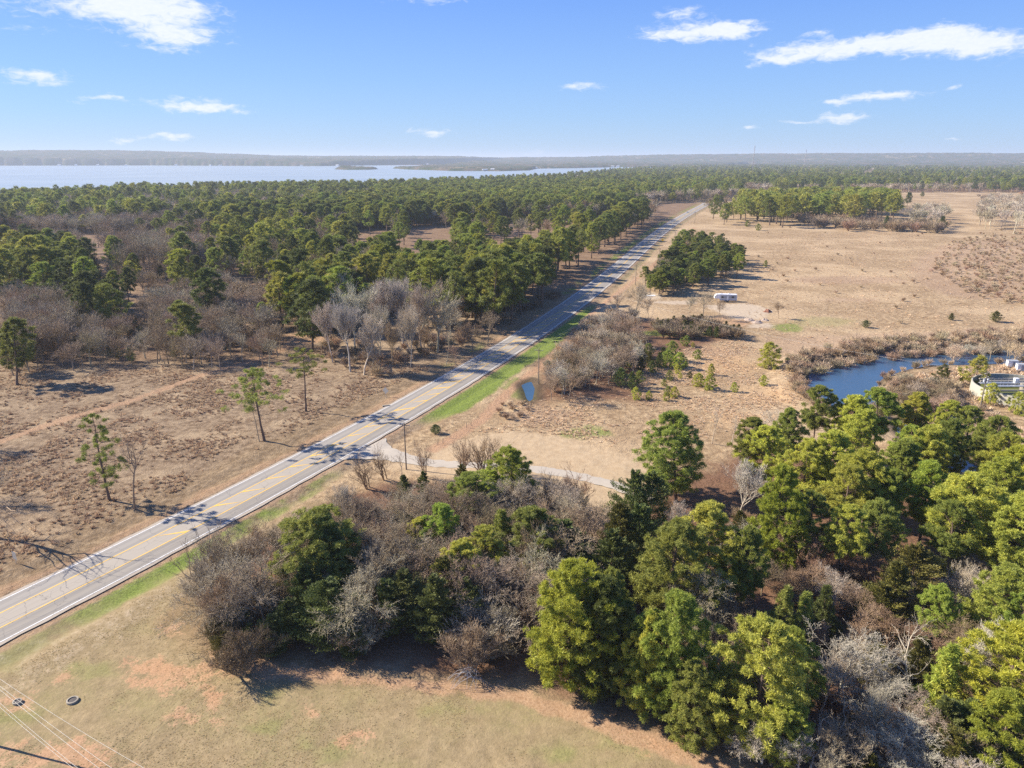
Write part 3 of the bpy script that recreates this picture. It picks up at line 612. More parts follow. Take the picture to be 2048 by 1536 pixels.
def bare_geo(seed, trunk=.3, angle=38, nl=(6, 5, 6, 6, 4), lr=(.62, .6, .55, .5, .45), up=.25, r0=.014, twig=.0022, stems=1, spread0=0.0, tip=None):
    r = np.random.RandomState(seed); segs = []
    n = stems; pos_ = np.zeros((n, 3)); dirs = unit(np.stack([r.randn(n) * spread0, r.randn(n) * spread0, np.ones(n)], 1))
    if stems > 1: pos_[:, :2] = r.randn(n, 2) * .03
    ln = np.full(n, .55 if stems == 1 else .42) * (1 if stems == 1 else 1) * (.8 + .4 * r.rand(n)); rad_ = np.full(n, r0 * (1 if stems == 1 else .6)); TR, CR = [], []
    for lv in range(len(nl) + 1):
        ns = 4 if lv == 0 else (3 if lv < 3 else (2 if lv < len(nl) else 1)); p = pos_; d = dirs; pts = [p]; ds = [d]
        for q in range(ns):
            d = unit(d + r.randn(len(p), 3) * (.09 if lv == 0 else .2) + np.array([0, 0, up * .35 if lv else .05])); p = p + d * (ln / ns)[:, None]; pts.append(p); ds.append(d)
        pts = np.stack(pts, 1); ds = np.stack(ds, 1); endr = rad_ * (.45 if lv < len(nl) else .2)
        if lv == len(nl):
            CR.append(slivers(pts[:, 0], pts[:, -1], np.full(len(p), twig), r))
        else:
            for q in range(ns):
                a0 = rad_ + (endr - rad_) * q / ns; a1 = rad_ + (endr - rad_) * (q + 1) / ns
                (TR if lv < 2 else CR).append(tubes(pts[:, q], pts[:, q + 1], a0, a1, 6 if lv == 0 else (4 if lv == 1 else 3)))
            m = nl[lv]; N = len(p); t0 = (trunk / .55 if lv == 0 and stems == 1 else .25)
            t = t0 + (1 - t0) * (np.arange(m)[None] + r.rand(N, m)) / m; t[:, -1] = 1; f = t * ns; i0 = np.minimum(f.astype(int), ns - 1); fr = f - i0
            idx = np.arange(N)[:, None]; bp_ = pts[idx, i0] * (1 - fr[..., None]) + pts[idx, i0 + 1] * fr[..., None]; bd = ds[idx, i0 + 1]
            an = np.radians(angle * (.7 + .6 * r.rand(N, m))); an[:, -1] *= .35
            side = unit(np.cross(bd, r.randn(N, m, 3))); nd = unit(bd * np.cos(an)[..., None] + side * np.sin(an)[..., None] + np.array([0, 0, up * .3]))
            l2 = ln[:, None] * lr[lv] * (.7 + .6 * r.rand(N, m)) * (1.15 - .35 * t); r2 = (rad_[:, None] + (endr - rad_)[:, None] * t) * .62; r2[:, -1] = endr
            pos_ = bp_.reshape(-1, 3); dirs = nd.reshape(-1, 3); ln = l2.ravel(); rad_ = np.maximum(r2.ravel(), twig * .35)
    T = join(TR); K = join(CR); h = K[0][:, 2].max()
    return (T[0] / h, T[1]), (K[0] / h, K[1]), None

LIB = {}
def reg(key, geo, m_t, m_c, single=False):
    T, K, var = geo
    if single:
        V, F = join([T, K]); mi = np.concatenate([np.zeros(len(T[1])), np.ones(len(K[1]))]); vv = None if var is None else np.concatenate([np.full(len(T[1]), .5), var])
        LIB[key] = tmesh(key, V, F, [m_t, m_c], mi, vv)
    else: LIB[key] = (tmesh('trunk', *T, m_t), tmesh('crown', *K, m_c, None, var))
PK = [dict(cb=.30, wid=.21, irr=.5), dict(cb=.38, wid=.20, gaps=3), dict(cb=.22, wid=.19, irr=.4, conic=.1), dict(cb=.45, wid=.2, irr=.55, gaps=2), dict(cb=.28, wid=.24, irr=.5, gaps=2), dict(cb=.34, wid=.17, irr=.45)]
for k, a in enumerate(PK):
    reg(f'pine_hi{k}', pine_geo(10 + k, nc=215, nl=340, ls=.0205, **a), M_pbark, M_needle)
    reg(f'pine_mid{k}', pine_geo(30 + k, nc=90, nl=110, ls=.042, **a), M_pbark, M_needle)
    a2 = dict(a); a2.pop('gaps', None); reg(f'pine_lo{k}', pine_geo(50 + k, nc=44, nl=34, ls=.085, **a2), M_pbark, M_needle, True)
for k in range(4):
    reg(f'edge_hi{k}', pine_geo(60 + k, cb=(.07, .12, .05, .16)[k], wid=(.24, .26, .22, .23)[k], nc=280, nl=310, ls=.0205, irr=.5, gaps=1), M_pbark, M_needle)
    reg(f'edge_mid{k}', pine_geo(65 + k, cb=(.07, .12, .05, .16)[k], wid=(.24, .28, .26, .3)[k], nc=100, nl=105, ls=.044, irr=.5), M_pbark, M_needle)
for k in range(3):
    reg(f'tallpine_mid{k}', pine_geo(70 + k, cb=.52, wid=.155, nc=60, nl=60, ls=.038, irr=.6), M_pbark, M_needle)
    reg(f'sparse_hi{k}', pine_geo(80 + k, cb=(.22, .42, .58)[k], wid=(.2, .27, .21)[k], nc=(70, 75, 40)[k], nl=200, ls=.021, irr=.8, gaps=(3, 2, 0)[k], ascend=.1), M_pbark, M_needle)
    reg(f'young_hi{k}', pine_geo(90 + k, cb=.04, wid=.2, nc=90, nl=90, ls=.038, irr=.35, conic=.5), M_pbark, M_needle)
    reg(f'young_mid{k}', pine_geo(95 + k, cb=.02, wid=.34, nc=75, nl=70, ls=.07, irr=.4, conic=.2), M_pbark, M_needle)
    reg(f'cedar_hi{k}', cedar_geo(100 + k, wid=(.19, .25, .3)[k]), M_pbark, M_cedar)
    reg(f'cedar_mid{k}', cedar_geo(110 + k, wid=(.22, .3, .36)[k], n=3500, ls=.05), M_pbark, M_cedar)
for k in range(4):
    reg(f'bare_hi{k}', bare_geo(120 + k, trunk=(.3, .2, .28, .15)[k], angle=(40, 46, 34, 50)[k], nl=(8, 6, 7, 6, 5), up=(.3, .15, .4, .1)[k], twig=.0026), M_twig, M_twig)
    reg(f'bare_mid{k}', bare_geo(130 + k, trunk=(.35, .22, .3, .2)[k], angle=(38, 44, 32, 48)[k], nl=(7, 6, 7, 7), lr=(.64, .6, .58, .55), up=.3, twig=.0042), M_twig, M_twig)
    reg(f'bare_lo{k}', bare_geo(140 + k, trunk=.3, angle=40, nl=(8, 8, 9), lr=(.65, .62, .6), up=.3, twig=.009), M_twig, M_twig, True)
for k in range(3):
    reg(f'fan_hi{k}', bare_geo(150 + k, trunk=(.22, .3, .36)[k], angle=(31, 28, 35)[k], nl=(9, 7, 7, 6, 4), lr=(.7, .62, .58, .52, .5), up=.62, twig=.0026), M_twig, M_twig)
    reg(f'bush_hi{k}', bare_geo(160 + k, angle=34, nl=(6, 6, 7, 5), lr=(.72, .6, .55, .5), up=.3, stems=10, spread0=.42, r0=.02, twig=.006), M_twig, M_twig)
    reg(f'bush_lo{k}', bare_geo(170 + k, angle=36, nl=(9, 10), lr=(.72, .6), up=.25, stems=9, spread0=.5, r0=.018, twig=.016), M_twig, M_twig, True)
for k in range(3): reg(f'airy_hi{k}', bare_geo(190 + k, angle=30, nl=(5, 5, 4, 3), lr=(.7, .55, .5, .5), up=.35, stems=(4, 3, 6)[k], spread0=.38, r0=.02, twig=.0045), M_twig, M_twig)
reg('thin_hi0', bare_geo(180, trunk=.4, angle=30, nl=(7, 4, 4, 3), lr=(.42, .55, .5, .5), up=.5, r0=.009), M_twig, M_twig)
reg('snag_hi0', bare_geo(181, trunk=.25, angle=48, nl=(6, 4, 4, 3), lr=(.8, .6, .5, .5), up=-.02, r0=.02, twig=.003), M_twig, M_twig)

# ------------------------------------------------------------ placing trees
TINT = {'yellow': (.36, .375, .05), 'yellow-green': (.43, .44, .08), 'bright green': (.33, .39, .07), 'green': (.265, .295, .065), 'dark green': (.14, .165, .045), 'blue-green': (.06, .10, .05), 'olive': (.14, .13, .03)}
BT = {'pale grey': (.52, .455, .35), 'grey': (.40, .335, .24), 'grey-brown': (.35, .27, .18), 'brown': (.31, .23, .145), 'reddish-brown': (.36, .245, .155), 'white-barked': (.54, .48, .37), 'dark brown': (.15, .115, .08), 'tan': (.50, .38, .25)}
TREES = []    # kind, x, y, h, widthscale, colour name, mesh family, zone, base label
RIM = {}
def add(kind, X, Y, h, w, colr, fam, zone, n=None): TREES.append(dict(kind=kind, x=float(X), y=float(Y), h=h, w=w, col=colr, fam=fam, zone=zone, d=math.hypot(X, Y)))
def top(kind, u, v, h, colr, fam, zone, w=1.0):
    q = G(u, v, h); add(kind, q[0], q[1], h, w, colr, fam, zone)
def rnd(a, c): return a + (c - a) * rs.rand()
def scatter(poly, n, mix, zone, hr, mind=3.5, avoid=()):
    """random tops inside a pixel polygon; mix = [(weight, kind, colours, family, hscale)]"""
    P = np.array(poly, float); lo, hi = P.min(0), P.max(0); ok = []; tries = 0
    while len(ok) < n and tries < n * 60:
        tries += 1; q = lo + (hi - lo) * rs.rand(2)
        if not in_poly(q[None], P)[0]: continue
        w = rs.rand() * sum(m[0] for m in mix)
        for m in mix:
            w -= m[0]
            if w <= 0: break
        h = rnd(*hr) * m[4] * (rnd(.78, 1.04) if m[1] == 'pine_tree' else 1); g_ = G(q[0], q[1], h)
        md = mind * (m[5] if len(m) > 5 else 1)
        if any((g_[0] - a) ** 2 + (g_[1] - c) ** 2 < md * md for a, c in ok): continue
        o, _ = road_off(g_[:1], g_[1:])
        if abs(o[0]) < 11 and 40 < g_[1] < 1100: continue
        if m[1] in ('pine_tree', 'bare_tree') and -24 < o[0] < 0 and 330 < g_[1] < 1100: continue
        if any(in_poly(g_[None], a)[0] for a in avoid): continue
        ok.append(tuple(g_)); add(m[1], g_[0], g_[1], h, (rnd(1.15, 1.5) if m[3] == 'edge' else rnd(.95, 1.3)) if m[1] == 'pine_tree' else rnd(1.0, 1.3), m[2][rs.randint(len(m[2]))], m[3], zone)

Zr = 'in the wood at lower right'
# foreground pines, by their tops
for (u, v, h, c_, fam, w) in [
    (1365, 832, 18, 'green', 'edge', 1.25), (1504, 836, 15, 'green', 'pine', 1.0), (1536, 853, 15, 'yellow-green', 'pine', 1.1), (1640, 777, 17, 'green', 'pine', .95), (1713, 793, 16, 'yellow-green', 'pine', 1.3),
    (1771, 780, 17, 'bright green', 'pine', 1.1), (1840, 793, 15, 'yellow-green', 'pine', 1.1), (1899, 807, 15, 'yellow-green', 'pine', 1.0), (1946, 815, 15, 'green', 'pine', 1.05), (1987, 835, 16, 'green', 'pine', 1.1), (2030, 870, 16, 'yellow-green', 'pine', 1.1),
    (1592, 818, 15, 'green', 'pine', 1.0), (1735, 820, 16, 'yellow-green', 'pine', 1.1), (1811, 851, 15, 'bright green', 'pine', 1.0), (1855, 850, 16, 'yellow-green', 'pine', 1.15), (1903, 838, 16, 'green', 'pine', 1.0),
    (1563, 932, 19, 'yellow', 'edge', .85), (1665, 866, 17, 'yellow-green', 'pine', 1.2), (1753, 908, 17, 'yellow-green', 'pine', 1.25), (1700, 930, 16, 'yellow-green', 'pine', 1.05), (1811, 880, 16, 'green', 'pine', 1.1),
    (1870, 925, 16, 'bright green', 'pine', 1.1), (1950, 950, 18, 'yellow-green', 'pine', 1.3), (2005, 912, 17, 'yellow-green', 'pine', 1.1), (2045, 895, 17, 'yellow', 'pine', 1.1), (1618, 885, 15, 'yellow-green', 'pine', 1.1), (1788, 945, 15, 'bright green', 'pine', 1.0),
    (2060, 990, 18, 'yellow-green', 'pine', 1.2), (1420, 1012, 17, 'yellow-green', 'edge', 1.15), (1347, 1041, 17, 'green', 'edge', 1.15), (1629, 985, 14, 'green', 'pine', 1.0), (1690, 1010, 14, 'yellow-green', 'pine', 1.0), (1765, 1000, 14, 'green', 'pine', .95), (1500, 1060, 15, 'green', 'pine', .95), (1930, 1010, 15, 'green', 'pine', 1.0),
    (1142, 1132, 18, 'yellow', 'edge', 1.05), (1190, 1150, 17, 'dark green', 'edge', 1.0), (1223, 1136, 15, 'green', 'edge', .75), (1251, 1206, 13, 'green', 'young', .9), (1362, 1196, 17, 'bright green', 'edge', 1.0), (1290, 1225, 14, 'yellow-green', 'edge', .8),
    (1534, 1235, 17, 'yellow-green', 'edge', 1.1), (1570, 1172, 11, 'green', 'young', .95), (1614, 1187, 10, 'green', 'young', 1.0), (1655, 1170, 10, 'dark green', 'young', .95), (1598, 1262, 12, 'bright green', 'edge', .9),
    (1895, 1175, 11, 'bright green', 'pine', 1.0), (2012, 1136, 14, 'bright green', 'edge', 1.1), (2035, 1255, 15, 'yellow', 'edge', 1.3), (1899, 1290, 12, 'bright green', 'young', 1.0), (1450, 1330, 10, 'green', 'edge', .7), (1905, 1330, 10, 'yellow-green', 'young', 1.1), (2060, 1200, 12, 'bright green', 'pine', 1.0), (2035, 1400, 12, 'yellow', 'edge', 1.2),
    (1395, 1330, 11, 'green', 'edge', 1.1), (1560, 1400, 9, 'yellow-green', 'edge', 1.2)]:
    top('pine_tree', u, v, h, c_, fam, Zr, w * .95)
Zc = 'in the thicket right of the road bend'
for (u, v, h, c_, fam, w) in [(1028, 901, 13, 'bright green', 'pine', .95), (985, 940, 9, 'bright green', 'pine', 1.0), (938, 953, 11, 'green', 'pine', 1.25), (875, 1013, 11, 'bright green', 'pine', .95), (996, 1024, 11, 'green', 'young', .8),
                               (1065, 1027, 12, 'green', 'pine', 1.3), (959, 1057, 11, 'yellow-green', 'pine', 1.1), (915, 1082, 11, 'yellow-green', 'pine', .9), (850, 1040, 9, 'yellow-green', 'pine', .9), (636, 1029, 14, 'green', 'pine', 1.2), (660, 1060, 12, 'dark green', 'pine', 1.0)]:
    top('pine_tree', u, v, h * 1.08, c_, 'edge' if fam == 'pine' else fam, 'in the thicket along the driveway', w * 1.2)
for (u, v, h, c_, w) in [(1265, 938, 14, 'dark green', 1.0), (1305, 945, 13, 'dark green', 1.0), (1240, 1010, 13, 'olive', 1.2), (1225, 1065, 12, 'dark green', 1.3), (1130, 1040, 10, 'dark green', 1.5), (1165, 1090, 9, 'dark green', 1.5), (1280, 1010, 12, 'dark green', 1.3)]:
    top('cedar_tree', u, v, h, c_, 'cedar', 'left of the lower right wood', w)
for (u, v, h, c_, w) in [(801, 1140, 10, 'dark green', 1.3), (770, 1160, 9, 'dark green', 1.4), (896, 1112, 11, 'olive', 1.3), (870, 1150, 11, 'dark green', 1.3), (925, 1160, 9, 'dark green', 1.4), (819, 1027, 8, 'olive', 1.3), (924, 929, 5, 'olive', 1.3), (847, 943, 6, 'dark green', 1.2), (805, 950, 5, 'dark green', 1.5),
                         (610, 1130, 10, 'dark green', 1.5), (650, 1165, 10, 'dark green', 1.5), (580, 1200, 7, 'dark green', 1.6), (690, 1130, 8, 'dark green', 1.4), (430, 1230, 4.5, 'olive', 1.7), (470, 1215, 5, 'dark green', 1.5), (545, 1230, 6, 'dark green', 1.6), (700, 1240, 6, 'dark green', 1.6), (990, 1180, 6, 'olive', 1.3)]:
    top('cedar_tree', u, v, h, c_, 'cedar', 'in the thicket along the driveway', w)
for (u, v, h, c_, w) in [(1804, 1125, 11, 'olive', 1.3), (1837, 1089, 12, 'olive', 1.25), (1848, 1278, 8, 'olive', 1.4), (1770, 1170, 8, 'olive', 1.4), (1900, 1400, 9, 'dark green', 1.5), (1957, 1402, 9, 'dark green', 1.5), (2012, 1376, 10, 'olive', 1.5), (1920, 1460, 8, 'olive', 1.6), (1760, 1290, 7, 'olive', 1.4), (2000, 1470, 8, 'dark green', 1.6), (1640, 1330, 5, 'dark green', 1.5), (1660, 1220, 5, 'dark green', 1.6)]:
    top('cedar_tree', u, v, h, c_, 'cedar', Zr, w)
# solitary trees left of the road
for (u, v, h, c_, fam, w, l) in [(185, 822, 19, 'green', 'sparse0', .9, 'tall green pine with low branches alone beside the verge, left of a thin bare tree'),
        (512, 735, 18.5, 'green', 'sparse1', 1.05, 'irregular open-crowned pine nearest the left road edge, one limb reaching out left'),
        (600, 697, 17.5, 'green', 'sparse2', 1.05, 'slim pine with small high crown, second from the left road edge'),
        (590, 555, 21, 'bright green', 'pine', 1.15, 'tall bright green pine at the end of the red dirt track'),
        (5, 640, 20, 'green', 'pine', 1.1, 'green pine at the left edge beyond the brown field'),
        (612, 525, 26, 'green', 'tallpine', 1.1, 'tall pine behind the pine at the end of the dirt track')]:
    top('pine_tree', u, v, h, c_, fam, 'solo', w); TREES[-1]['label'] = l
top('bare_tree', 240, 855, 17, 'grey-brown', 'thin', 'solo', 1.3); TREES[-1]['label'] = 'thin bare tree with forked pale trunk just right of the low-branched roadside pine'
top('bare_tree', 505, 765, 15, 'grey-brown', 'thin', 'solo', .9); TREES[-1]['label'] = 'thin grey dead stem standing against the irregular open-crowned pine'
q = G(285, 1128) - np.array([.966, -.26]) * 34; add('bare_tree', q[0], q[1], 25, 1.1, 'grey-brown', 'snag', 'solo'); TREES[-1]['label'] = 'large bare tree beyond the left edge whose branching shadow crosses the road'
q = G(-60, 900); add('bare_tree', q[0] , q[1], 14, 1.1, 'grey-brown', 'bare', 'solo'); TREES[-1]['label'] = 'bare grey tree at the left edge over the brown field'
q = G(-20, 1010); add('bare_tree', q[0], q[1], 10, 1.2, 'grey', 'bare', 'solo'); TREES[-1]['label'] = 'low bare grey tree at the left edge above the road'
# pale bare trees
for (u, v, h, c_, fam, w) in [(668, 545, 23, 'pale grey', 'fan', 1.1), (700, 560, 24, 'pale grey', 'fan', 1.15), (735, 555, 24, 'pale grey', 'fan', 1.05), (690, 600, 22, 'white-barked', 'fan', 1.0), (655, 600, 20, 'pale grey', 'fan', .9), (720, 625, 19, 'pale grey', 'fan', 1.1), (752, 600, 20, 'pale grey', 'fan', .9), (800, 548, 25, 'pale grey', 'fan', 1.1), (838, 556, 25, 'grey', 'fan', 1.15),
                               (870, 562, 24, 'grey', 'bare', 1.1), (815, 600, 21, 'pale grey', 'fan', .9), (900, 600, 15, 'grey', 'bare', 1.0), (945, 640, 11, 'reddish-brown', 'bare', 1.1), (975, 620, 12, 'grey-brown', 'bare', 1.0), (890, 655, 12, 'grey', 'thin', 1.1), (780, 640, 15, 'grey-brown', 'fan', .9), (850, 640, 13, 'brown', 'bare', 1.0), (740, 690, 9, 'grey', 'thin', 1.2), (910, 690, 7, 'reddish-brown', 'bare', 1.1), (700, 530, 20, 'pale grey', 'fan', 1.0)]:
    top('bare_tree', u, v - 4, h * 1.08, c_, fam, 'in the pale clump left of the road', w * 1.05)
# bare trees of the near thicket
for (u, v, h, c_, fam, w) in [(397, 1068, 12, 'grey-brown', 'airy', 1.1), (430, 1045, 13, 'grey', 'thin', 1.5), (470, 1040, 12, 'grey-brown', 'airy', 1.1), (515, 1035, 12, 'grey-brown', 'bare', 1.0), (560, 1045, 11, 'brown', 'bare', 1.0), (675, 967, 13, 'pale grey', 'fan', .9), (700, 985, 12, 'grey-brown', 'bare', 1.1), (740, 990, 11, 'grey-brown', 'bare', 1.2),
        (780, 985, 11, 'grey', 'bare', 1.1), (729, 895, 9, 'reddish-brown', 'airy', 1.3), (765, 880, 9, 'brown', 'airy', 1.1), (845, 868, 10, 'grey-brown', 'airy', .9), (925, 872, 9, 'reddish-brown', 'airy', .9), (965, 872, 10, 'reddish-brown', 'airy', 1.2), (1000, 870, 9, 'grey-brown', 'airy', 1.1), (1010, 955, 10, 'grey', 'bare', 1.3), (1050, 960, 10, 'grey-brown', 'fan', 1.2),
        (1090, 955, 10, 'grey-brown', 'bare', 1.2), (1135, 940, 10, 'grey-brown', 'fan', 1.2), (1165, 930, 9, 'reddish-brown', 'airy', 1.2), (1100, 930, 9, 'reddish-brown', 'airy', 1.0), (727, 1165, 8, 'reddish-brown', 'bush', 1.3), (640, 1100, 10, 'grey', 'bare', 1.2), (820, 1080, 9, 'grey-brown', 'bare', 1.2), (780, 1060, 9, 'grey', 'bare', 1.3), (745, 1080, 9, 'reddish-brown', 'bare', 1.2),
        (860, 1070, 8, 'pale grey', 'bare', 1.1), (1000, 1120, 9, 'grey-brown', 'bare', 1.2), (1050, 1110, 10, 'reddish-brown', 'fan', 1.1), (1075, 1140, 9, 'reddish-brown', 'bare', 1.1), (1010, 1190, 8, 'grey', 'bare', 1.2), (980, 1240, 6, 'grey-brown', 'bush', 1.3), (720, 1230, 6, 'grey-brown', 'bush', 1.4), (590, 1120, 9, 'brown', 'bare', 1.1), (1165, 1010, 8, 'grey-brown', 'bare', 1.2), (800, 900, 8, 'grey', 'thin', 1.3), (930, 1010, 8, 'grey', 'bare', 1.4), (960, 985, 9, 'grey-brown', 'bare', 1.3), (880, 960, 7, 'brown', 'bare', 1.3)]:
    top('bare_tree', u, v, h, c_, fam, 'in the thicket along the driveway', w)
for (u, v, h, c_, fam, w) in [(1490, 903, 14, 'white-barked', 'fan', 1.3), (1350, 992, 11, 'white-barked', 'fan', 1.0), (1432, 800, 11, 'pale grey', 'thin', 1.1), (1470, 820, 9, 'pale grey', 'thin', 1.3), (1545, 815, 9, 'pale grey', 'bare', 1.0), (1625, 1070, 9, 'reddish-brown', 'bare', 1.0), (1400, 1130, 12, 'grey', 'bare', 1.1), (1720, 1195, 9, 'reddish-brown', 'bare', 1.2), (1700, 1255, 11, 'pale grey', 'bare', 1.2), (1660, 1300, 9, 'pale grey', 'bare', 1.2),
        (1750, 1290, 10, 'pale grey', 'snag', .9), (1690, 1370, 9, 'pale grey', 'snag', 1.0), (1780, 1360, 10, 'pale grey', 'fan', 1.2), (1830, 1380, 9, 'grey', 'bare', 1.2), (1850, 1225, 13, 'white-barked', 'snag', .9), (1960, 1222, 12, 'white-barked', 'bare', 1.1), (1945, 1120, 11, 'white-barked', 'fan', 1.1), (1920, 1140, 9, 'white-barked', 'bare', 1.0), (1985, 1250, 10, 'reddish-brown', 'bare', 1.1), (1640, 1420, 8, 'pale grey', 'snag', 1.1), (1740, 1430, 8, 'pale grey', 'snag', 1.1),
        (1800, 1450, 8, 'pale grey', 'bare', 1.2), (1720, 1480, 7, 'grey', 'snag', 1.2), (1860, 1440, 8, 'pale grey', 'bare', 1.2), (1650, 1480, 7, 'grey', 'bare', 1.2), (1790, 1040, 9, 'brown', 'bare', .9), (1600, 1130, 6, 'brown', 'bare', 1.0), (1690, 1150, 6, 'brown', 'bare', 1.1), (1460, 1190, 8, 'brown', 'bare', 1.2), (1400, 1230, 8, 'grey-brown', 'bare', 1.1), (1740, 1120, 6, 'reddish-brown', 'bare', 1.1), (1320, 1040, 7, 'brown', 'bare', 1.0), (1830, 1160, 8, 'grey-brown', 'bare', 1.0), (1790, 1220, 7, 'reddish-brown', 'bare', 1.2)]:
    top('bare_tree', u, v, h, c_, fam, Zr, w)

NOB = [pl((560, 1170), (710, 1170), (710, 1350), (540, 1350)), pl((750, 1240), (940, 1240), (940, 1350), (750, 1350))]
scatter([(390, 1075), (470, 1040), (700, 975), (900, 950), (1170, 940), (1190, 1010), (1060, 1130), (860, 1100), (700, 1150), (560, 1130), (430, 1180)], 70, [(1, 'bare_tree', ['grey-brown', 'grey', 'brown', 'grey', 'grey-brown'], 'bare', 1.0)], 'in the thicket along the driveway', (9, 13), 2.9, NOB)
scatter([(420, 1200), (560, 1090), (760, 980), (940, 960), (1180, 1010), (1240, 1120), (1100, 1200), (1020, 1260), (800, 1240), (620, 1240), (440, 1270)], 120, [(1, 'bare_shrub', ['grey-brown', 'brown', 'reddish-brown', 'grey'], 'bush', 1.0), (.9, 'bare_tree', ['grey-brown', 'brown', 'grey', 'reddish-brown'], 'bush', 1.7), (.35, 'cedar_tree', ['dark green', 'olive'], 'cedar', 1.4)], 'in the thicket along the driveway', (3, 5), 2.5, NOB)
scatter([(1330, 1200), (1300, 1050), (1500, 1000), (1620, 1050), (1900, 1090), (2080, 1060), (2080, 1560), (1600, 1560), (1560, 1450)], 150, [(1, 'bare_shrub', ['brown', 'reddish-brown', 'grey-brown'], 'bush', 1.0), (.8, 'bare_tree', ['grey-brown', 'brown', 'reddish-brown', 'pale grey'], 'bare', 1.9), (.3, 'cedar_tree', ['dark green', 'olive'], 'cedar', 1.3)], Zr, (2.5, 4.5), 2.6)
# middle distance, scattered by their tops
LOWP = ('pine_tree', ['green', 'green', 'bright green', 'dark green', 'dark green'], 'edge', 1.0)
PINE = ('pine_tree', ['green', 'green', 'bright green', 'yellow-green', 'dark green'], 'pine', 1.0)
PINEY = ('pine_tree', ['yellow-green', 'green', 'bright green', 'yellow', 'green'], 'pine', 1.0)
TALLP = ('pine_tree', ['green', 'green', 'bright green', 'yellow-green'], 'tallpine', 1.05)
BARE = ('bare_tree', ['grey', 'grey-brown', 'grey', 'grey-brown', 'brown'], 'bare', .85)
PALE_B = ('bare_tree', ['pale grey', 'grey'], 'fan', .95)
BUSH = ('bare_shrub', ['grey-brown', 'brown', 'grey', 'reddish-brown', 'grey'], 'bush', .35)
CED = ('cedar_tree', ['dark green', 'olive'], 'cedar', .45)
def W_(w, t, md=1.0): return (w, *t, md)
OPEN = [pl((705, 480), (790, 480), (800, 530), (715, 535)), pl((810, 450), (890, 450), (895, 498), (820, 500)), pl((985, 440), (1070, 440), (1075, 475), (990, 480)), pl((370, 560), (560, 585), (560, 640), (380, 640)), pl((150, 500), (200, 500), (220, 560), (160, 545))]
Zb = 'in the pine wood beyond the road'
scatter([(930, 520), (1010, 480), (1130, 450), (1190, 440), (1205, 480), (1180, 500), (1130, 500), (1080, 530), (960, 540)], 60, [W_(1, PINE), W_(.3, TALLP)], Zb, (24, 28), 6.5)
scatter([(1190, 440), (1240, 405), (1290, 388), (1305, 400), (1250, 440), (1210, 470)], 62, [W_(1, PINE), W_(.15, BARE)], 'in the pine row along the far road', (24, 28), 7)
scatter([(780, 480), (880, 470), (1000, 465), (1010, 500), (940, 545), (880, 545), (860, 520), (790, 520)], 50, [W_(1, PINEY), W_(.6, TALLP)], Zb, (21, 26), 7, OPEN)
scatter([(340, 500), (420, 470), (560, 440), (760, 440), (800, 450), (760, 480), (780, 520), (640, 560), (560, 560), (500, 520), (400, 540)], 140, [W_(1, PINEY), W_(.5, PINE), W_(.5, BARE)], Zb, (20, 26), 6, OPEN)
scatter([(440, 420), (640, 400), (900, 395), (1180, 390), (1190, 430), (900, 450), (600, 440), (440, 460)], 165, [W_(1, PINEY), W_(.4, PINE), W_(.6, BARE), W_(.3, TALLP)], Zb, (21, 27), 6.5, OPEN)
scatter([(0, 455), (80, 450), (170, 470), (165, 520), (90, 530), (0, 530)], 58, [W_(1, PINE), W_(.2, PINEY)], 'in the dark pine stand at the left edge', (20, 25), 7, OPEN)
scatter([(120, 535), (270, 532), (285, 560), (200, 575), (120, 570)], 9, [W_(1, ('pine_tree', ['dark green', 'dark green', 'green'], 'pine', 1.0))], 'in the dark clump by the tall bare row', (18, 21), 7)
scatter([(200, 455), (350, 448), (440, 470), (345, 490), (220, 480)], 80, [W_(1, BARE), W_(.04, PINEY)], 'in the tall bare row behind the left clearing', (23, 27), 5.5)
scatter([(0, 545), (120, 548), (160, 600), (100, 640), (0, 630)], 70, [W_(1, BARE)], 'in the grey thicket at the left edge', (14, 19), 4)
scatter([(290, 545), (500, 545), (540, 580), (420, 600), (320, 590)], 34, [W_(1, BARE)], 'in the thin group at the left clearing', (15, 18), 7)
scatter([(120, 590), (300, 600), (420, 600), (545, 590), (560, 640), (545, 670), (0, 680), (0, 640), (120, 650)], 210, [W_(1, BARE), W_(.6, BUSH), W_(.2, CED)], 'in the brushy thicket behind the brown field', (10, 15), 2.8)
scatter([(0, 660), (545, 660), (545, 690), (0, 700)], 110, [W_(1, BUSH), W_(.35, ('cedar_tree', ['olive', 'dark green'], 'cedar', .5)), W_(.3, ('bare_tree', ['grey-brown', 'brown'], 'bare', .8))], 'in the brushy thicket behind the brown field', (7, 10), 2.5)
scatter([(160, 500), (380, 480), (560, 560), (540, 620), (330, 610), (180, 560)], 90, [W_(1, BARE), W_(.5, BUSH), W_(.15, CED), W_(.08, PINE)], 'in the open bare wood left of the pines', (14, 19), 4.5)
scatter([(560, 560), (700, 560), (1000, 560), (1060, 590), (880, 640), (640, 640)], 70, [W_(1, ('bare_shrub', ['grey-brown', 'brown', 'tan'], 'bush', .3)), W_(.4, ('bare_tree', ['grey', 'grey-brown'], 'bare', .6))], 'under the pines left of the road', (14, 19), 3.5)
scatter([(0, 430), (330, 420), (520, 400), (560, 430), (300, 470), (0, 470)], 80, [W_(1, BARE), W_(.2, PINE)], 'in the grey band beyond the dark stand', (19, 22), 6)
for (u, v, h, c_) in [(20, 660, 14, 'green'), (85, 650, 9, 'green'), (150, 670, 6, 'olive'), (520, 535, 14, 'olive'), (545, 560, 10, 'dark green'), (60, 590, 12, 'dark green')]: top('pine_tree', u, v, h, c_, 'pine', 'in the brushy thicket behind the brown field', 1.1)
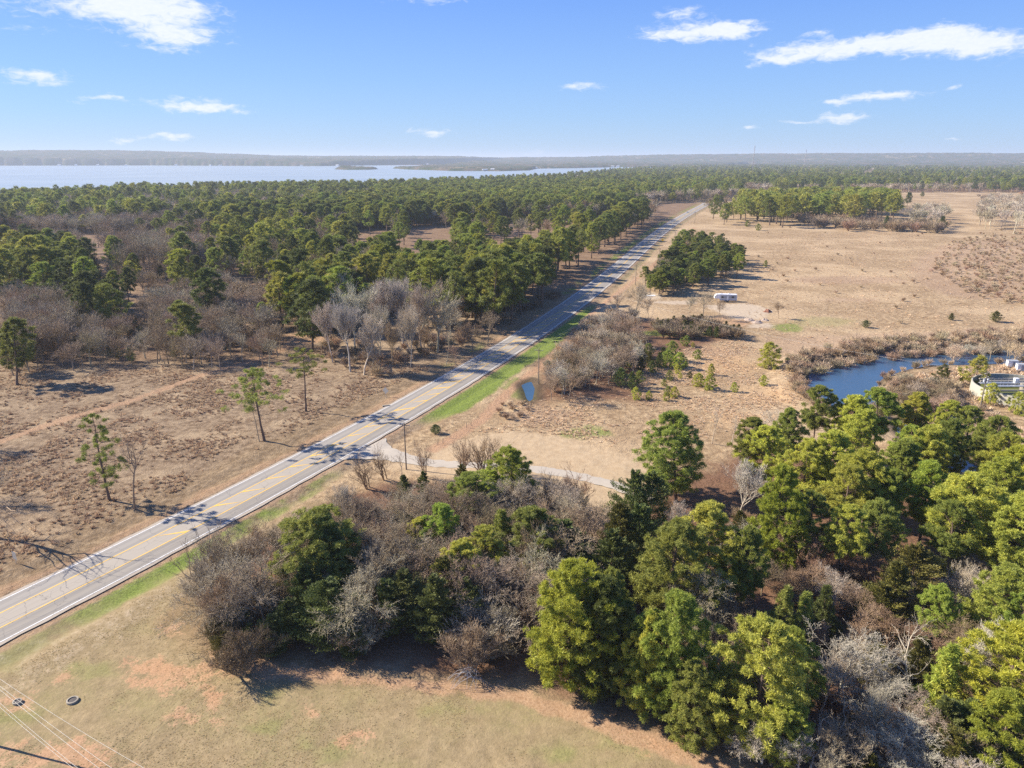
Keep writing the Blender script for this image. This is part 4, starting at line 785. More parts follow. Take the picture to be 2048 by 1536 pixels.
# brush under the pale clump and along the verge
scatter([(640, 690), (760, 740), (880, 690), (1000, 640), (1060, 600), (1000, 590), (900, 640), (780, 690), (650, 660)], 70, [W_(1, ('bare_shrub', ['brown', 'reddish-brown', 'grey-brown', 'tan'], 'bush', 1.0))], 'in the brush strip left of the road', (2.2, 4.5), 2.6)
scatter([(900, 600), (1060, 590), (1130, 560), (1120, 590), (1040, 610), (900, 620)], 26, [W_(1, ('bare_shrub', ['dark brown', 'brown', 'reddish-brown'], 'bush', 1.0))], 'in the brush strip left of the road', (3, 5), 2.8)
# brush mass right of the road
scatter([(1095, 720), (1150, 640), (1230, 600), (1290, 620), (1280, 700), (1200, 720), (1110, 760)], 150, [W_(1, ('bare_tree', ['grey-brown', 'brown', 'grey', 'grey-brown', 'pale grey'], 'bare', .8)), W_(1, ('bare_shrub', ['grey-brown', 'tan', 'grey'], 'bush', .55)), W_(.1, CED)], 'in the brush mass right of the road', (8, 12), 2.2)
for (u, v, h, c_, w) in [(1272, 563, 16, 'grey', 1.1), (1240, 580, 12, 'grey-brown', 1.1), (1300, 590, 11, 'grey-brown', 1.0), (1410, 572, 13, 'grey', 1.2), (1440, 600, 9, 'grey-brown', 1.0), (1325, 545, 8, 'reddish-brown', 1.2), (1562, 600, 8, 'brown', 1.1), (1380, 590, 9, 'grey', 1.0)]: top('bare_tree', u, v, h, c_, 'bare', 'near the white trailer', w)
scatter([(1310, 635), (1400, 625), (1490, 650), (1440, 655), (1330, 655)], 80, [W_(1, ('bare_shrub', ['dark brown', 'brown', 'grey-brown'], 'bush', 1.0)), W_(.5, ('cedar_tree', ['dark green', 'olive'], 'cedar', .8))], 'in the dark hedge before the trailer', (3.5, 5.5), 2.0)
scatter([(1250, 690), (1330, 680), (1330, 730), (1290, 750), (1240, 740)], 14, [W_(1, ('cedar_tree', ['dark green', 'olive'], 'cedar', 1.0)), W_(.5, ('pine_tree', ['dark green', 'green'], 'young', 1.0))], 'at the right end of the brush mass', (4, 6), 3.2)
scatter([(1000, 800), (1050, 795), (1070, 800), (1040, 825), (990, 830)], 14, [W_(1, ('bare_shrub', ['reddish-brown', 'tan'], 'bush', 1.0))], 'at the near end of the puddle', (1.0, 2.0), 1.5)
# young pine clump right of the far road
scatter([(1300, 520), (1340, 490), (1375, 452), (1415, 455), (1470, 475), (1488, 505), (1450, 520), (1400, 525), (1330, 545)], 120, [W_(1, LOWP), W_(.12, ('bare_tree', ['grey-brown'], 'bare', .9))], 'in the pine clump by the far road', (11, 14), 3.0)
scatter([(1290, 530), (1330, 530), (1400, 530), (1300, 550)], 12, [W_(1, LOWP)], 'in the pine clump by the far road', (9, 12), 5)
scatter([(1405, 395), (1440, 385), (1475, 395), (1470, 410), (1410, 405)], 12, [W_(.6, PINE), W_(1, ('bare_tree', ['brown', 'grey-brown'], 'bare', .8))], 'at the end of the visible road', (20, 24), 8)
scatter([(1480, 378), (1640, 372), (1795, 376), (1798, 388), (1640, 392), (1485, 396)], 170, [W_(1, ('pine_tree', ['yellow-green', 'green', 'yellow-green', 'bright green'], 'edge', 1.0))], 'in the rectangular pine plantation', (26, 30), 6)
scatter([(1585, 418), (1700, 425), (1780, 432), (1900, 432), (1900, 440), (1780, 442), (1600, 430)], 110, [W_(1, ('bare_shrub', ['grey-brown', 'brown', 'reddish-brown'], 'bush', 1.0)), W_(.12, CED)], 'in the hedgerow across the field', (8, 12), 3.5)
for (u, v, h, c_, fam, w) in [(1632, 412, 16, 'dark green', 'pine', 1.0), (1534, 396, 14, 'yellow', 'pine', .9), (1818, 385, 20, 'dark green', 'pine', 1.1), (1846, 383, 12, 'dark green', 'pine', 1.1), (1888, 432, 14, 'dark green', 'cedar', 1.2), (1775, 432, 12, 'dark green', 'cedar', 1.0), (1700, 398, 10, 'dark green', 'pine', 1.0)]:
    top('pine_tree' if fam != 'cedar' else 'cedar_tree', u, v, h, c_, fam, 'about the hedgerow across the field', w)
scatter([(1820, 402), (1890, 398), (1900, 412), (1830, 420)], 26, [W_(1, PALE_B)], 'about the hedgerow across the field', (18, 22), 4.5)
scatter([(1955, 385), (2060, 372), (2100, 372), (2100, 420), (1960, 420)], 110, [W_(1, PALE_B), W_(.3, BUSH)], 'in the pale grey stand at the right edge', (18, 23), 4.5)
scatter([(1900, 480), (1980, 455), (2100, 450), (2100, 600), (1950, 590), (1860, 530)], 520, [W_(1, ('bare_shrub', ['tan', 'tan', 'tan', 'reddish-brown'], 'bush', 1.0))], 'in the reddish scrub at the right edge', (1.4, 3.2), 2.2)
scatter([(1400, 480), (1500, 440), (1850, 450), (1880, 520), (1800, 640), (1600, 600), (1500, 520)], 40, [W_(1, ('bare_shrub', ['reddish-brown', 'tan', 'tan'], 'bush', 1.0))], 'scattered over the open field', (1.2, 2.5), 9)
# reeds and brush round the pond
rim = []
for k in range(len(POND)):
    a, c0 = POND[k], POND[(k + 1) % len(POND)]; n = int(np.hypot(*(c0 - a)) / 1.7) + 1
    for q in range(n): rim.append(a + (c0 - a) * (q + rs.rand()) / n)
cen = POND.mean(0)
for q in rim:
    d = unit(q - cen); 
    for rep in range(2):
        g_ = q + d * rnd(.8, 5.5) + rs.randn(2) * .8
        if in_poly(g_[None], POND)[0]: continue
        gu, gv = px(g_[0], g_[1], 0)
        if gu > 1770 and gv > 716 and rs.rand() < .12: continue
        add('bare_shrub', g_[0], g_[1], rnd(1.8, 3.6), 1.0, ['tan', 'tan', 'reddish-brown', 'grey-brown'][rs.randint(4)], 'bush', 'round the edge of the pond')
scatter([(1760, 770), (1800, 745), (1900, 745), (1930, 790), (1860, 800), (1790, 800)], 34, [W_(1, ('bare_shrub', ['grey-brown', 'brown', 'grey', 'tan'], 'bush', 1.0))], 'between the pond and the round tank', (3, 6), 2.6)
scatter([(1915, 795), (1960, 800), (2000, 815), (1990, 830), (1900, 812)], 12, [W_(1, ('bare_shrub', ['tan', 'grey-brown'], 'bush', 1.0))], 'before the round tank wall', (1.5, 2.6), 1.8)
scatter([(1580, 700), (1700, 670), (2100, 640), (2100, 675), (1750, 695), (1600, 725)], 130, [W_(1, ('bare_shrub', ['reddish-brown', 'tan', 'tan', 'grey-brown'], 'bush', 1.0))], 'on the far bank of the pond', (3, 5), 2.6)
scatter([(1890, 670), (2100, 660), (2100, 672), (1890, 680)], 22, [W_(1, ('bare_tree', ['tan', 'grey-brown', 'pale grey'], 'bare', 1.0))], 'on the far bank of the pond', (6, 9), 3)
for (u, v, h, c_, w, l) in [(1543, 686, 8.5, 'yellow-green', 1.25, 'rounded bright young pine standing alone left of the pond'), (1528, 750, 3.2, 'yellow-green', 1.1, 'small young pine just below the large one left of the pond'), (1470, 764, 3, 'yellow-green', 1.0, 'lone little pine in the orange grass left of the pond'),
        (1425, 727, 3.8, 'yellow-green', .9, 'slim little pine topmost of a cluster of three in orange grass'), (1398, 746, 4.2, 'yellow', 1.1, 'bright little pine left in a cluster of three in orange grass'), (1421, 750, 4.5, 'yellow-green', 1.1, 'little pine lower right in a cluster of three in orange grass'),
        (1373, 672, 3.8, 'green', 1.2, 'dark little pine below the dark hedge before the trailer'), (1386, 685, 2, 'yellow-green', 1.0, 'tiny pine beside the dark little pine below the hedge'), (1398, 699, 3.4, 'green', 1.2, 'little green pine alone right of the young pine cluster'),
        (1347, 683, 7, 'green', 1.0, 'tallest young pine in the cluster beside the brush mass'), (1335, 700, 5.5, 'bright green', 1.2, 'broad young pine left in the cluster beside the brush mass'), (1360, 705, 5.5, 'bright green', 1.2, 'broad young pine right in the cluster beside the brush mass'), (1372, 722, 2, 'yellow-green', 1, 'tiny pine at the right foot of the young pine cluster'), (1355, 728, 3, 'yellow-green', 1.0, 'small pine at the lower end of the young pine cluster'),
        (1340, 740, 3.2, 'green', 1.0, 'small pine standing just below the young pine cluster'), (1362, 745, 1.8, 'yellow-green', 1, 'tiny pine in grass below the young pine cluster'), (1380, 742, 2.2, 'olive', 1, 'olive little pine left of the cluster of three'), (1330, 757, 2.4, 'green', 1, 'small green pine on grass above a pair of seedlings'),
        (1337, 771, 3, 'green', 1, 'dark seedling pine, upper of a pair near the brush mass'), (1332, 783, 2.6, 'yellow-green', 1, 'bright seedling pine, lower of a pair near the brush mass'), (1351, 773, 3.2, 'yellow-green', 1.1, 'bright seedling pine right of the pair near the brush mass'), (1272, 773, 3.6, 'yellow-green', 1, 'bright seedling pine nearest the foot of the brush mass'), (1299, 780, 2.6, 'yellow-green', 1, 'bright seedling pine right of the one nearest the brush mass'),
        (1960, 713, 9, 'yellow-green', 1.15, 'broad yellow-green pine just behind the round concrete tank'), (1893, 730, 6, 'olive', 1.1, 'olive young pine among brush left of the round tank'), (1983, 765, 6, 'yellow-green', 1.0, 'yellowish young pine standing before the round tank wall'), (2045, 785, 6, 'yellow-green', 1.1, 'young pine at the right edge before the round tank'),
        (1495, 441, 6, 'green', 1.1, 'left bush-like pine of a pair in the far field'), (1517, 448, 6, 'green', 1.3, 'right bush-like pine of a pair in the far field'), (1533, 520, 4, 'green', 1.0, 'lone small pine in the field right of the pine clump')]:
    top('young_pine', u, v, h, c_, 'young', 'solo', w); TREES[-1]['label'] = l
for (u, v, h, c_, l) in [(1733, 640, 3, 'dark green', 'low dark bush alone on the pale bank above the pond'), (1905, 627, 3, 'olive', 'low olive bush in the field above the far pond bank'), (1995, 622, 4.5, 'olive', 'olive bush at the foot of a bare tree near the right edge'), (870, 848, 2.5, 'dark green', 'dark low bush at the corner of the mown driveway verge')]:
    top('evergreen_bush', u, v, h, c_, 'cedar', 'solo', 1.8); TREES[-1]['label'] = l

# far woods: world scatter with patches of bare wood
AF = pl((-700, 475), (0, 470), (600, 468), (900, 450), (1230, 436), (1300, 408), (1390, 404), (1480, 400), (1490, 386), (2048, 385), (2800, 385), (2800, 330), (1400, 333), (1330, 337), (1230, 345), (1150, 357), (1000, 369), (800, 379), (520, 388), (250, 393), (0, 411), (-700, 440))
bare_p = [GW([(x, 316 + (y - 316) * 65 / 46) for x, y in q]) for q in ([(120, 384), (360, 372), (620, 372), (720, 392), (440, 408), (330, 440), (60, 430)], [(0, 400), (330, 392), (420, 415), (300, 440), (0, 438)], [(1230, 372), (1330, 378), (1420, 372), (1500, 360), (1560, 366), (1440, 392), (1330, 398), (1240, 392)], [(1700, 362), (1960, 362), (1980, 371), (1700, 372)], [(640, 375), (760, 372), (760, 386), (640, 390)])]
pts = []; r = 640.0
while r < 5500:
    sp = max(6.6, r * .0068); aa = np.arange(-R(40), R(40), sp / r); aa = aa + (rs.rand(len(aa)) - .5) * sp / r * 1.1; r_ = r + (rs.rand(len(aa)) - .5) * sp * 1.1
    pts.append(np.stack([r_ * np.sin(aa), r_ * np.cos(aa)], 1)); r += sp * (1.0 if r < 1500 else 1.6)
pts = np.concatenate(pts); pts = pts[in_poly(pts, AF)]
o, _ = road_off(pts[:, 0], pts[:, 1]); pts = pts[~((o < 14) & (o > -27) & (pts[:, 1] < 1100))]
isb = np.zeros(len(pts), bool)
for q in bare_p: isb |= in_poly(pts, q)
pat = fbm(pts[:, 0], pts[:, 1], 160, 3); pb = np.where(isb, .85, np.where(pat > .50, .6, .16))
fb = rs.rand(len(pts)) < pb
gcl = fbm(pts[:, 0] + 500, pts[:, 1], 60, 3)
for k, q in enumerate(pts):
    if fb[k]: add('bare_tree', q[0], q[1], rnd(14, 20), rnd(.9, 1.3), ('grey', 'grey-brown', 'grey', 'brown', 'pale grey')[rs.randint(5)], 'bare', 'far')
    else: add('pine_tree', q[0], q[1], rnd(15, 26), rnd(.9, 1.35), ('green', 'dark green', 'green', 'bright green', 'yellow-green', 'green')[rs.randint(6)], 'pine', 'far')

# ------------------------------------------------------------ turning the list into objects
def tint_of(t):
    c_ = (TINT if t['kind'] in ('pine_tree', 'cedar_tree', 'young_pine', 'evergreen_bush') else BT)[t['col']]
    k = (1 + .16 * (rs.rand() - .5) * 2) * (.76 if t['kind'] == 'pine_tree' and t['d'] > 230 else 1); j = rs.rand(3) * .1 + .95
    return [float(c_[i] * k * j[i]) for i in range(3)]
ORD = ['', 'first', 'second', 'third', 'fourth', 'fifth', 'sixth', 'seventh', 'eighth', 'ninth', 'tenth', 'eleventh', 'twelfth', 'thirteenth', 'fourteenth', 'fifteenth', 'sixteenth', 'seventeenth', 'eighteenth', 'nineteenth', 'twentieth']
def ordn(n):
    if n <= 20: return ORD[n]
    s_ = 'th' if 10 <= n % 100 <= 20 else {1: 'st', 2: 'nd', 3: 'rd'}.get(n % 10, 'th'); return f'{n}{s_}'
KN = {'pine_tree': 'pine', 'cedar_tree': 'cedar', 'bare_tree': 'bare tree', 'bare_shrub': 'leafless shrub', 'young_pine': 'young pine', 'evergreen_bush': 'bush'}
KC = {'pine_tree': 'tree', 'cedar_tree': 'tree', 'bare_tree': 'tree', 'bare_shrub': 'shrub', 'young_pine': 'tree', 'evergreen_bush': 'shrub'}
solo, rest = {}, {}
for t in TREES:
    u, v = px(t['x'], t['y'], t['h'] * .8); t['u'] = u
    t['vis'] = -60 < u < 2108 and v < 1560
    t['rank'] = -t['h'] / t['d'] - (10 if 'label' in t else 0) + (5 if not t['vis'] else 0)
for k in KN:
    L = sorted([t for t in TREES if t['kind'] == k], key=lambda t: t['rank'])
    cap = 300
    solo[k] = L[:cap]; rest[k] = L[cap:]
# labels: by colour inside each zone, counted from the left
from collections import defaultdict
grp = defaultdict(list)
for k in solo:
    for t in solo[k]:
        if 'label' not in t: grp[(k, t['zone'], t['col'])].append(t)
SIZE = lambda t: 'tall ' if t['h'] > 16 else ('low ' if t['h'] < 6 else '')
for (k, z, c_), L in grp.items():
    L.sort(key=lambda t: t['u']); nm = KN[k]; zz = 'on the near edge of the far forest' if z == 'far' else z
    pre = f'{c_} {nm}' if k != 'bare_tree' or c_ != 'white-barked' else 'white-barked bare tree'
    if k == 'bare_tree' and c_ != 'white-barked': pre = f'bare {c_} tree'
    if len(L) == 1: L[0]['label'] = f'the only {pre} {zz}'
    elif len(L) <= 99:
        for i_, t in enumerate(L): t['label'] = f'{pre} {zz}, {ordn(i_ + 1)} such from left'
    else:
        for t in L: t['label'] = f'{pre} {zz}'
GZ = {}
def sz(t):
    d = t['d']; f = t['fam']
    if f.startswith('sparse'): return (f'sparse_hi{f[-1]}', False)
    n3 = rs.randint(3)
    if f == 'airy': return (f'airy_hi{n3}', False)
    if f == 'thin': return ('thin_hi0', False)
    if f == 'snag': return ('snag_hi0', False)
    if f == 'tallpine': return (f'tallpine_mid{n3}', False)
    if f == 'pine': return (f'pine_hi{rs.randint(6)}', False) if d < 230 else ((f'pine_mid{rs.randint(6)}', False) if d < 800 else (f'pine_lo{rs.randint(6)}', True))
    if f == 'edge': return (f'edge_hi{rs.randint(4)}', False) if d < 230 else (f'edge_mid{rs.randint(4)}', False)
    if f == 'young': return (f'young_hi{n3}', False) if d < 230 and t['h'] > 7 else (f'young_mid{n3}', False)
    if f == 'cedar': return (f'cedar_hi{n3}', False) if d < 180 else (f'cedar_mid{n3}', False)
    if f == 'fan': return (f'fan_hi{n3}', False)
    if f == 'bush': return (f'bush_hi{n3}', False) if d < 230 or t['kind'] == 'bare_tree' else (f'bush_lo{n3}', True)
    return (f'bare_hi{rs.randint(4)}', False) if d < 230 else ((f'bare_mid{rs.randint(4)}', False) if d < 700 else (f'bare_lo{rs.randint(4)}', True))
allt = [t for k in KN for t in solo[k]] + [t for k in KN for t in rest[k]]
zz_ = height(np.array([t['x'] for t in allt]), np.array([t['y'] for t in allt]))
for t, z in zip(allt, zz_): t['z'] = float(z) - .06; 
for k in KN:
    for t in solo[k]:
        assert len(t['label'].split()) <= 16, t['label']
        key, single = sz(t); tn = tint_of(t); h = t['h']; w = h * t['w']
        gname = f"{KN[k]}s {t['zone']}" if t['zone'] not in ('solo', 'far') else (None if t['zone'] == 'solo' else f'{KN[k]}s of the far forest edge')
        kw = dict(label=t['label'], cat=KC[k], group=gname)
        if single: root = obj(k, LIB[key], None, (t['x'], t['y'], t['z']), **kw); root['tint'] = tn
        else:
            root = empty(k, (t['x'], t['y'], t['z']), **kw)
            me_t, me_c = LIB[key]
            for nm, me in (('trunk', me_t), ('crown', me_c)):
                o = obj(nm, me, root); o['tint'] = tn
        root.rotation_euler = (rs.randn() * .03, rs.randn() * .03, rs.rand() * 6.28); root.scale = (w, w, h)

# everything past 300 of a kind: one scattered object per kind
protos = {}
def proto_col(cname, keys):
    col = bpy.data.collections.new(cname)
    for i_, key in enumerate(keys):
        me = LIB[key]
        if isinstance(me, tuple):
            a, c_ = me; V1 = np.zeros(len(a.vertices) * 3); a.vertices.foreach_get('co', V1); V2 = np.zeros(len(c_.vertices) * 3); c_.vertices.foreach_get('co', V2)
            F1 = np.zeros(len(a.loops), int); a.loops.foreach_get('vertex_index', F1); F2 = np.zeros(len(c_.loops), int); c_.loops.foreach_get('vertex_index', F2)
            V, F = join([(V1.reshape(-1, 3), F1.reshape(-1, 3)), (V2.reshape(-1, 3), F2.reshape(-1, 3))]); var = None
            if 'var' in c_.attributes:
                vv = np.zeros(len(c_.polygons)); c_.attributes['var'].data.foreach_get('value', vv); var = np.concatenate([np.full(len(F1) // 3, .5), vv])
            me = tmesh(key + '_joined', V, F, [a.materials[0], c_.materials[0]], np.concatenate([np.zeros(len(F1) // 3), np.ones(len(F2) // 3)]), var)
        col.objects.link(bpy.data.objects.new(f'{i_:02d}_{key}', me))
    return col
def gn_scatter(name, pts, rot, scl, idx, tint, col, **kw):
    me = bpy.data.meshes.new(name); me.vertices.add(len(pts)); me.vertices.foreach_set('co', np.asarray(pts, np.float32).ravel())
    for nm, ty, arr in (('rot', 'FLOAT_VECTOR', rot), ('scl', 'FLOAT_VECTOR', scl), ('tint', 'FLOAT_COLOR', tint)):
        a = me.attributes.new(nm, ty, 'POINT'); a.data.foreach_set('vector' if ty == 'FLOAT_VECTOR' else 'color', np.asarray(arr, np.float32).ravel())
    a = me.attributes.new('idx', 'INT', 'POINT'); a.data.foreach_set('value', np.asarray(idx, np.int32))
    ng = bpy.data.node_groups.new(name + '_nodes', 'GeometryNodeTree')
    ng.interface.new_socket('Geometry', in_out='INPUT', socket_type='NodeSocketGeometry'); ng.interface.new_socket('Geometry', in_out='OUTPUT', socket_type='NodeSocketGeometry')
    N = ng.nodes; L = ng.links; gi = N.new('NodeGroupInput'); go = N.new('NodeGroupOutput')
    ci = N.new('GeometryNodeCollectionInfo'); ci.inputs[0].default_value = col; ci.inputs[1].default_value = True; ci.inputs[2].default_value = True
    ip = N.new('GeometryNodeInstanceOnPoints'); ip.inputs['Pick Instance'].default_value = True
    def at(nm, ty):
        a = N.new('GeometryNodeInputNamedAttribute'); a.data_type = ty; a.inputs[0].default_value = nm; return a.outputs[0]
    L.new(gi.outputs[0], ip.inputs['Points']); L.new(ci.outputs[0], ip.inputs['Instance']); L.new(at('idx', 'INT'), ip.inputs['Instance Index'])
    L.new(at('rot', 'FLOAT_VECTOR'), ip.inputs['Rotation']); L.new(at('scl', 'FLOAT_VECTOR'), ip.inputs['Scale']); L.new(ip.outputs[0], go.inputs[0])
    o = obj(name, me, **kw); m_ = o.modifiers.new('scatter', 'NODES'); m_.node_group = ng; return o
SETS = {'pine_tree': ('far_pine_forest', ['pine_lo%d' % i for i in range(6)], 'distant pine forest reaching down to the lake shore', 'forest'),
        'bare_tree': ('bare_forest', ['bare_lo%d' % i for i in range(4)], 'distant leafless grey woods mixed among the far pines', 'forest'),
        'bare_shrub': ('brush', ['bush_lo%d' % i for i in range(3)], 'brown leafless brush spread along pond banks and field edges', 'brush'),
        'cedar_tree': ('cedar_undergrowth', ['cedar_mid%d' % i for i in range(3)], 'dark evergreen cedars low among the thickets', 'undergrowth')}
for k, (nm, keys, lab, cat) in SETS.items():
    L = rest[k]
    if not L: continue
    near = [t for t in L if t['d'] < 800]
    keys2 = keys + ([x.replace('_lo', '_mid') for x in keys] if k in ('pine_tree', 'bare_tree') else [])
    n0 = len(keys)
    idx = [(n0 + rs.randint(n0)) if (t['d'] < 800 and len(keys2) > n0) else rs.randint(n0) for t in L]
    gn_scatter(nm, [(t['x'], t['y'], t['z']) for t in L], [(0, 0, rs.rand() * 6.28) for t in L], [(t['h'] * t['w'], t['h'] * t['w'], t['h']) for t in L], idx, [(*tint_of(t), 1) for t in L], proto_col(nm + '_models', keys2), label=lab, cat=cat, kind='stuff')

# ------------------------------------------------------------ grass tufts and weeds on the open ground
def tuft_mesh(seed, n, wid, ls, up):
    r = np.random.RandomState(seed); a = r.rand(n) * 6.28; q = r.rand(n) ** .5 * wid; base = np.stack([np.cos(a) * q, np.sin(a) * q, 0 * q], 1)
    d = unit(np.stack([np.cos(a) * r.rand(n), np.sin(a) * r.rand(n), up + 0 * a], 1) + .35 * r.randn(n, 3)); d[:, 2] = np.abs(d[:, 2]); L_ = ls * (.5 + r.rand(n))
    V, F = slivers(base, base + d * L_[:, None], L_ * .22, r); return tmesh('tuft', V, F, M_grass, None, .2 + .7 * r.rand(n))
for k in range(3): LIB[f'tuft{k}'] = tuft_mesh(k, 26, .5, 1.0, .9)
for k in range(3): LIB[f'weed{k}'] = tuft_mesh(20 + k, 34, .3, 1.0, 1.6)
def field(poly, n, sz_, cols, jit=.3):
    P = GW(poly); lo, hi = P.min(0), P.max(0); q = lo + (hi - lo) * rs.rand(int(n * 3.5), 2); q = q[in_poly(q, P)][:n]
    o, _ = road_off(q[:, 0], q[:, 1]); q = q[np.abs(o) > 12.5]
    for pd in (POND, POND2, PUDDLE): q = q[sd_poly(q, pd) < -.5]
    q = q[dist_line(q, TRACK_L) > 1.6]; q = q[dist_line(q, TRACK_R) > 1.8]
    keep = ss(fbm(q[:, 0], q[:, 1], 9, 4), .32, .75) > rs.rand(len(q)); q = q[keep]
    return q, sz_, cols
T_ = []
LT = [(.48, .35, .23), (.42, .30, .20), (.55, .42, .27), (.32, .21, .14), (.50, .37, .24)]; RT = [(.68, .53, .36), (.72, .57, .40), (.56, .41, .27), (.62, .46, .30), (.72, .56, .38)]
for a in (field([(-400, 1150), (-300, 700), (0, 735), (540, 730), (640, 690), (860, 735), (620, 850), (300, 1010), (0, 1150)], 26000, (.2, .5), LT),
          field([(860, 860), (1080, 790), (1290, 720), (1480, 670), (1610, 720), (1610, 800), (1560, 840), (1300, 910), (1120, 870)], 14000, (.15, .42), RT),
          field([(1480, 560), (1560, 470), (1850, 460), (2100, 600), (2100, 650), (1560, 690), (1500, 650)], 9000, (.2, .5), RT),
          field([(1750, 780), (1900, 740), (2100, 730), (2100, 900), (1900, 850)], 3000, (.3, .9), RT)):
    for q in a[0]: T_.append((q[0], q[1], rnd(*a[1]), a[2][rs.randint(5)]))
lw_ = field([(-500, 1690), (-300, 1440), (0, 1320), (400, 1120), (560, 1040), (420, 1300), (620, 1345), (1040, 1385), (1330, 1490), (1500, 1560), (1600, 1690)], 60000, (.04, .085), [(.62, .50, .29), (.52, .46, .23), (.70, .56, .34), (.46, .38, .20), (.64, .50, .30)])
for q in lw_[0]: T_.append((q[0], q[1], rnd(*lw_[1]), lw_[2][rs.randint(5)]))
tz = height(np.array([t[0] for t in T_]), np.array([t[1] for t in T_]))
gn_scatter('dry_grass', [(t[0], t[1], z - .02) for t, z in zip(T_, tz)], [(0, 0, rs.rand() * 6.28) for t in T_], [(t[2] * 1.5, t[2] * 1.5, t[2]) for t in T_], rs.randint(0, 6, len(T_)), [(*t[3], 1) for t in T_], proto_col('grass_models', ['tuft0', 'tuft1', 'tuft2', 'weed0', 'weed1', 'weed2']), label='dry brown grass and weeds standing in the open fields', cat='grass', kind='stuff')

# ------------------------------------------------------------ poles and wires
M_wood = simple('weathered_pole_wood', (.20, .16, .125), .9, var=.25, scale=6); M_glaz = simple('porcelain_insulator', (.55, .54, .52), .3, var=.05)
M_galv = simple('galvanised_steel', (.50, .51, .52), .45, .6, .1); M_wire = simple('aluminium_wire', (.40, .39, .36), .5, .3, .05); M_trans = simple('transformer_grey', (.52, .54, .56), .5, 0, .06)
M_conc = simple('concrete', (.33, .29, .225), .85, 0, .12, 1.2, .2); M_white2 = simple('white_metal', (.80, .80, .80), .4, 0, .04); M_dark = simple('dark_glass', (.02, .025, .03), .12, 0, .1, spec=.5)
M_rub = simple('black_rubber', (.02, .02, .02), .8, 0, .1); M_dirt = simple('orange_dirt', (.33, .17, .09), .95, 0, .35, 1.5, .6); M_iron = simple('cast_iron', (.09, .08, .075), .7, .3, .2)
M_signy = simple('yellow_sign', (.80, .52, .03), .5, 0, .04); M_post = simple('dry_fence_wood', (.24, .19, .15), .9, 0, .2, 6); M_tanw = simple('tank_concrete', (.42, .40, .33), .85, 0, .14, .5, .15)
M_algae = simple('green_algae_water', (.115, .125, .035), .45, 0, .3, .4); M_grey2 = simple('grey_siding', (.34, .36, .38), .55, 0, .06); M_roofg = simple('pale_roofing', (.50, .47, .44), .8, 0, .1); M_blue = simple('blue_grey_paint', (.16, .20, .27), .4, 0, .1)
def hgt1(x, y): return float(height(np.array([x]), np.array([y]))[0])
WIREPTS = {}
def pole(key, x, y, h, ang, label, arms=1, trans=0):
    z0 = hgt1(x, y) - .3; t = empty('utility_pole', (x, y, z0), ang, label=label, cat='utility pole', group='wooden utility poles')
    MB().rod((0, 0, 0), (0, 0, h + .3), .17, .11, 10).build('shaft', M_wood, t, smooth=False)
    pts_ = []
    for a in range(arms):
        z = h - .35 - a * 1.3; MB().box((0, .12, z), (2.6, .1, .13)).build('crossarm', M_wood, t)
        mb = MB(); mb.rod((-.62, .12, z), (0, .12, z - .7), .025, n=4).rod((.62, .12, z), (0, .12, z - .7), .025, n=4); mb.build('brace', M_galv, t)
        for o_ in (-1.2, -.45 if a else -.6, 1.2):
            MB().lathe([(0, .3), (.045, .28), (.075, .2), (.05, .16), (.08, .1), (.03, .0)], 8, (o_, .12, z + .065)).build('insulator', M_glaz, t); 
            if a == 0: pts_.append((o_, z + .36))
    pts_.append((0, h - 2.4)); pts_.append((.12, h - 3.2))
    for q in range(trans):
        a = q * 2.1 + .5; MB().lathe([(0, 0), (.26, 0), (.28, .06), (.28, .85), (.22, .95), (0, .97)], 14, (.45 * math.cos(a), .45 * math.sin(a), h - 2.6)).build('transformer', M_trans, t)
    ca, sa = math.cos(ang), math.sin(ang)
    WIREPTS[key] = [Vector((x + o_ * ca - .12 * sa, y + o_ * sa + .12 * ca, z0 + z)) for o_, z in pts_]; return t
def wires(ka, kb, label, sag=.9, which=(0, 1, 2, 3), r=.014, end=None):
    A_ = WIREPTS[ka]; B_ = WIREPTS[kb] if end is None else end; t = None
    for k in which:
        a, c_ = A_[k], B_[k]; n = 14; ps = [a.lerp(c_, i / n) - Vector((0, 0, 4 * sag * (1 + .15 * k) * (i / n) * (1 - i / n))) for i in range(n + 1)]
        P_ = np.array(ps); V, F = tubes(P_[:-1], P_[1:], np.full(n, r), np.full(n, r), 4)
        if t is None: t = empty('power_line', tuple(a), label=label, cat='power line', group='overhead wires')
        o = obj('wire', tmesh('wire', V - np.array(a) * 0 - np.array(t.location), F, M_wire), t)
pole('A', -62, 66.3, 13, R(-25), 'wooden pole just beyond the lower left corner whose shadow falls on the clay', 1)
rp = [('B', 808, 845, 11.0, 'wooden pole rising behind bare trees beside the driveway mouth'), ('C', 1078, 697, 11.0, 'wooden pole beside the small roadside puddle'), ('D', 1235, 590, 11.0, 'wooden pole in the brush mass right of the road'),
      ('E', 1273, 529, 11.0, 'wooden pole just left of the pine clump along the road'), ('F', 1320, 495, 11, 'wooden pole behind the yellow diamond sign'), ('H', 1351, 462, 11, 'wooden pole standing above the upper left of the pine clump'), ('I', 1391, 424, 12, 'farthest roadside pole, near the pale car')]
prev = 'A'; lastlab = 'faint pale wires over the verge from the lower left corner to the driveway pole'
for (k, u, v, h, l) in rp:
    q = G(u, v, h); pole(k, q[0], q[1], h, R(-22), l, 1)
    wires(prev, k, lastlab if prev == 'A' else f'thin wires from the {"driveway" if prev == "B" else {"C": "puddle", "D": "brush", "E": "pine clump", "F": "yellow sign", "H": "upper clump"}[prev]} pole to the next one up the road', 1.0, r=.012 if prev in 'AB' else .015); prev = k
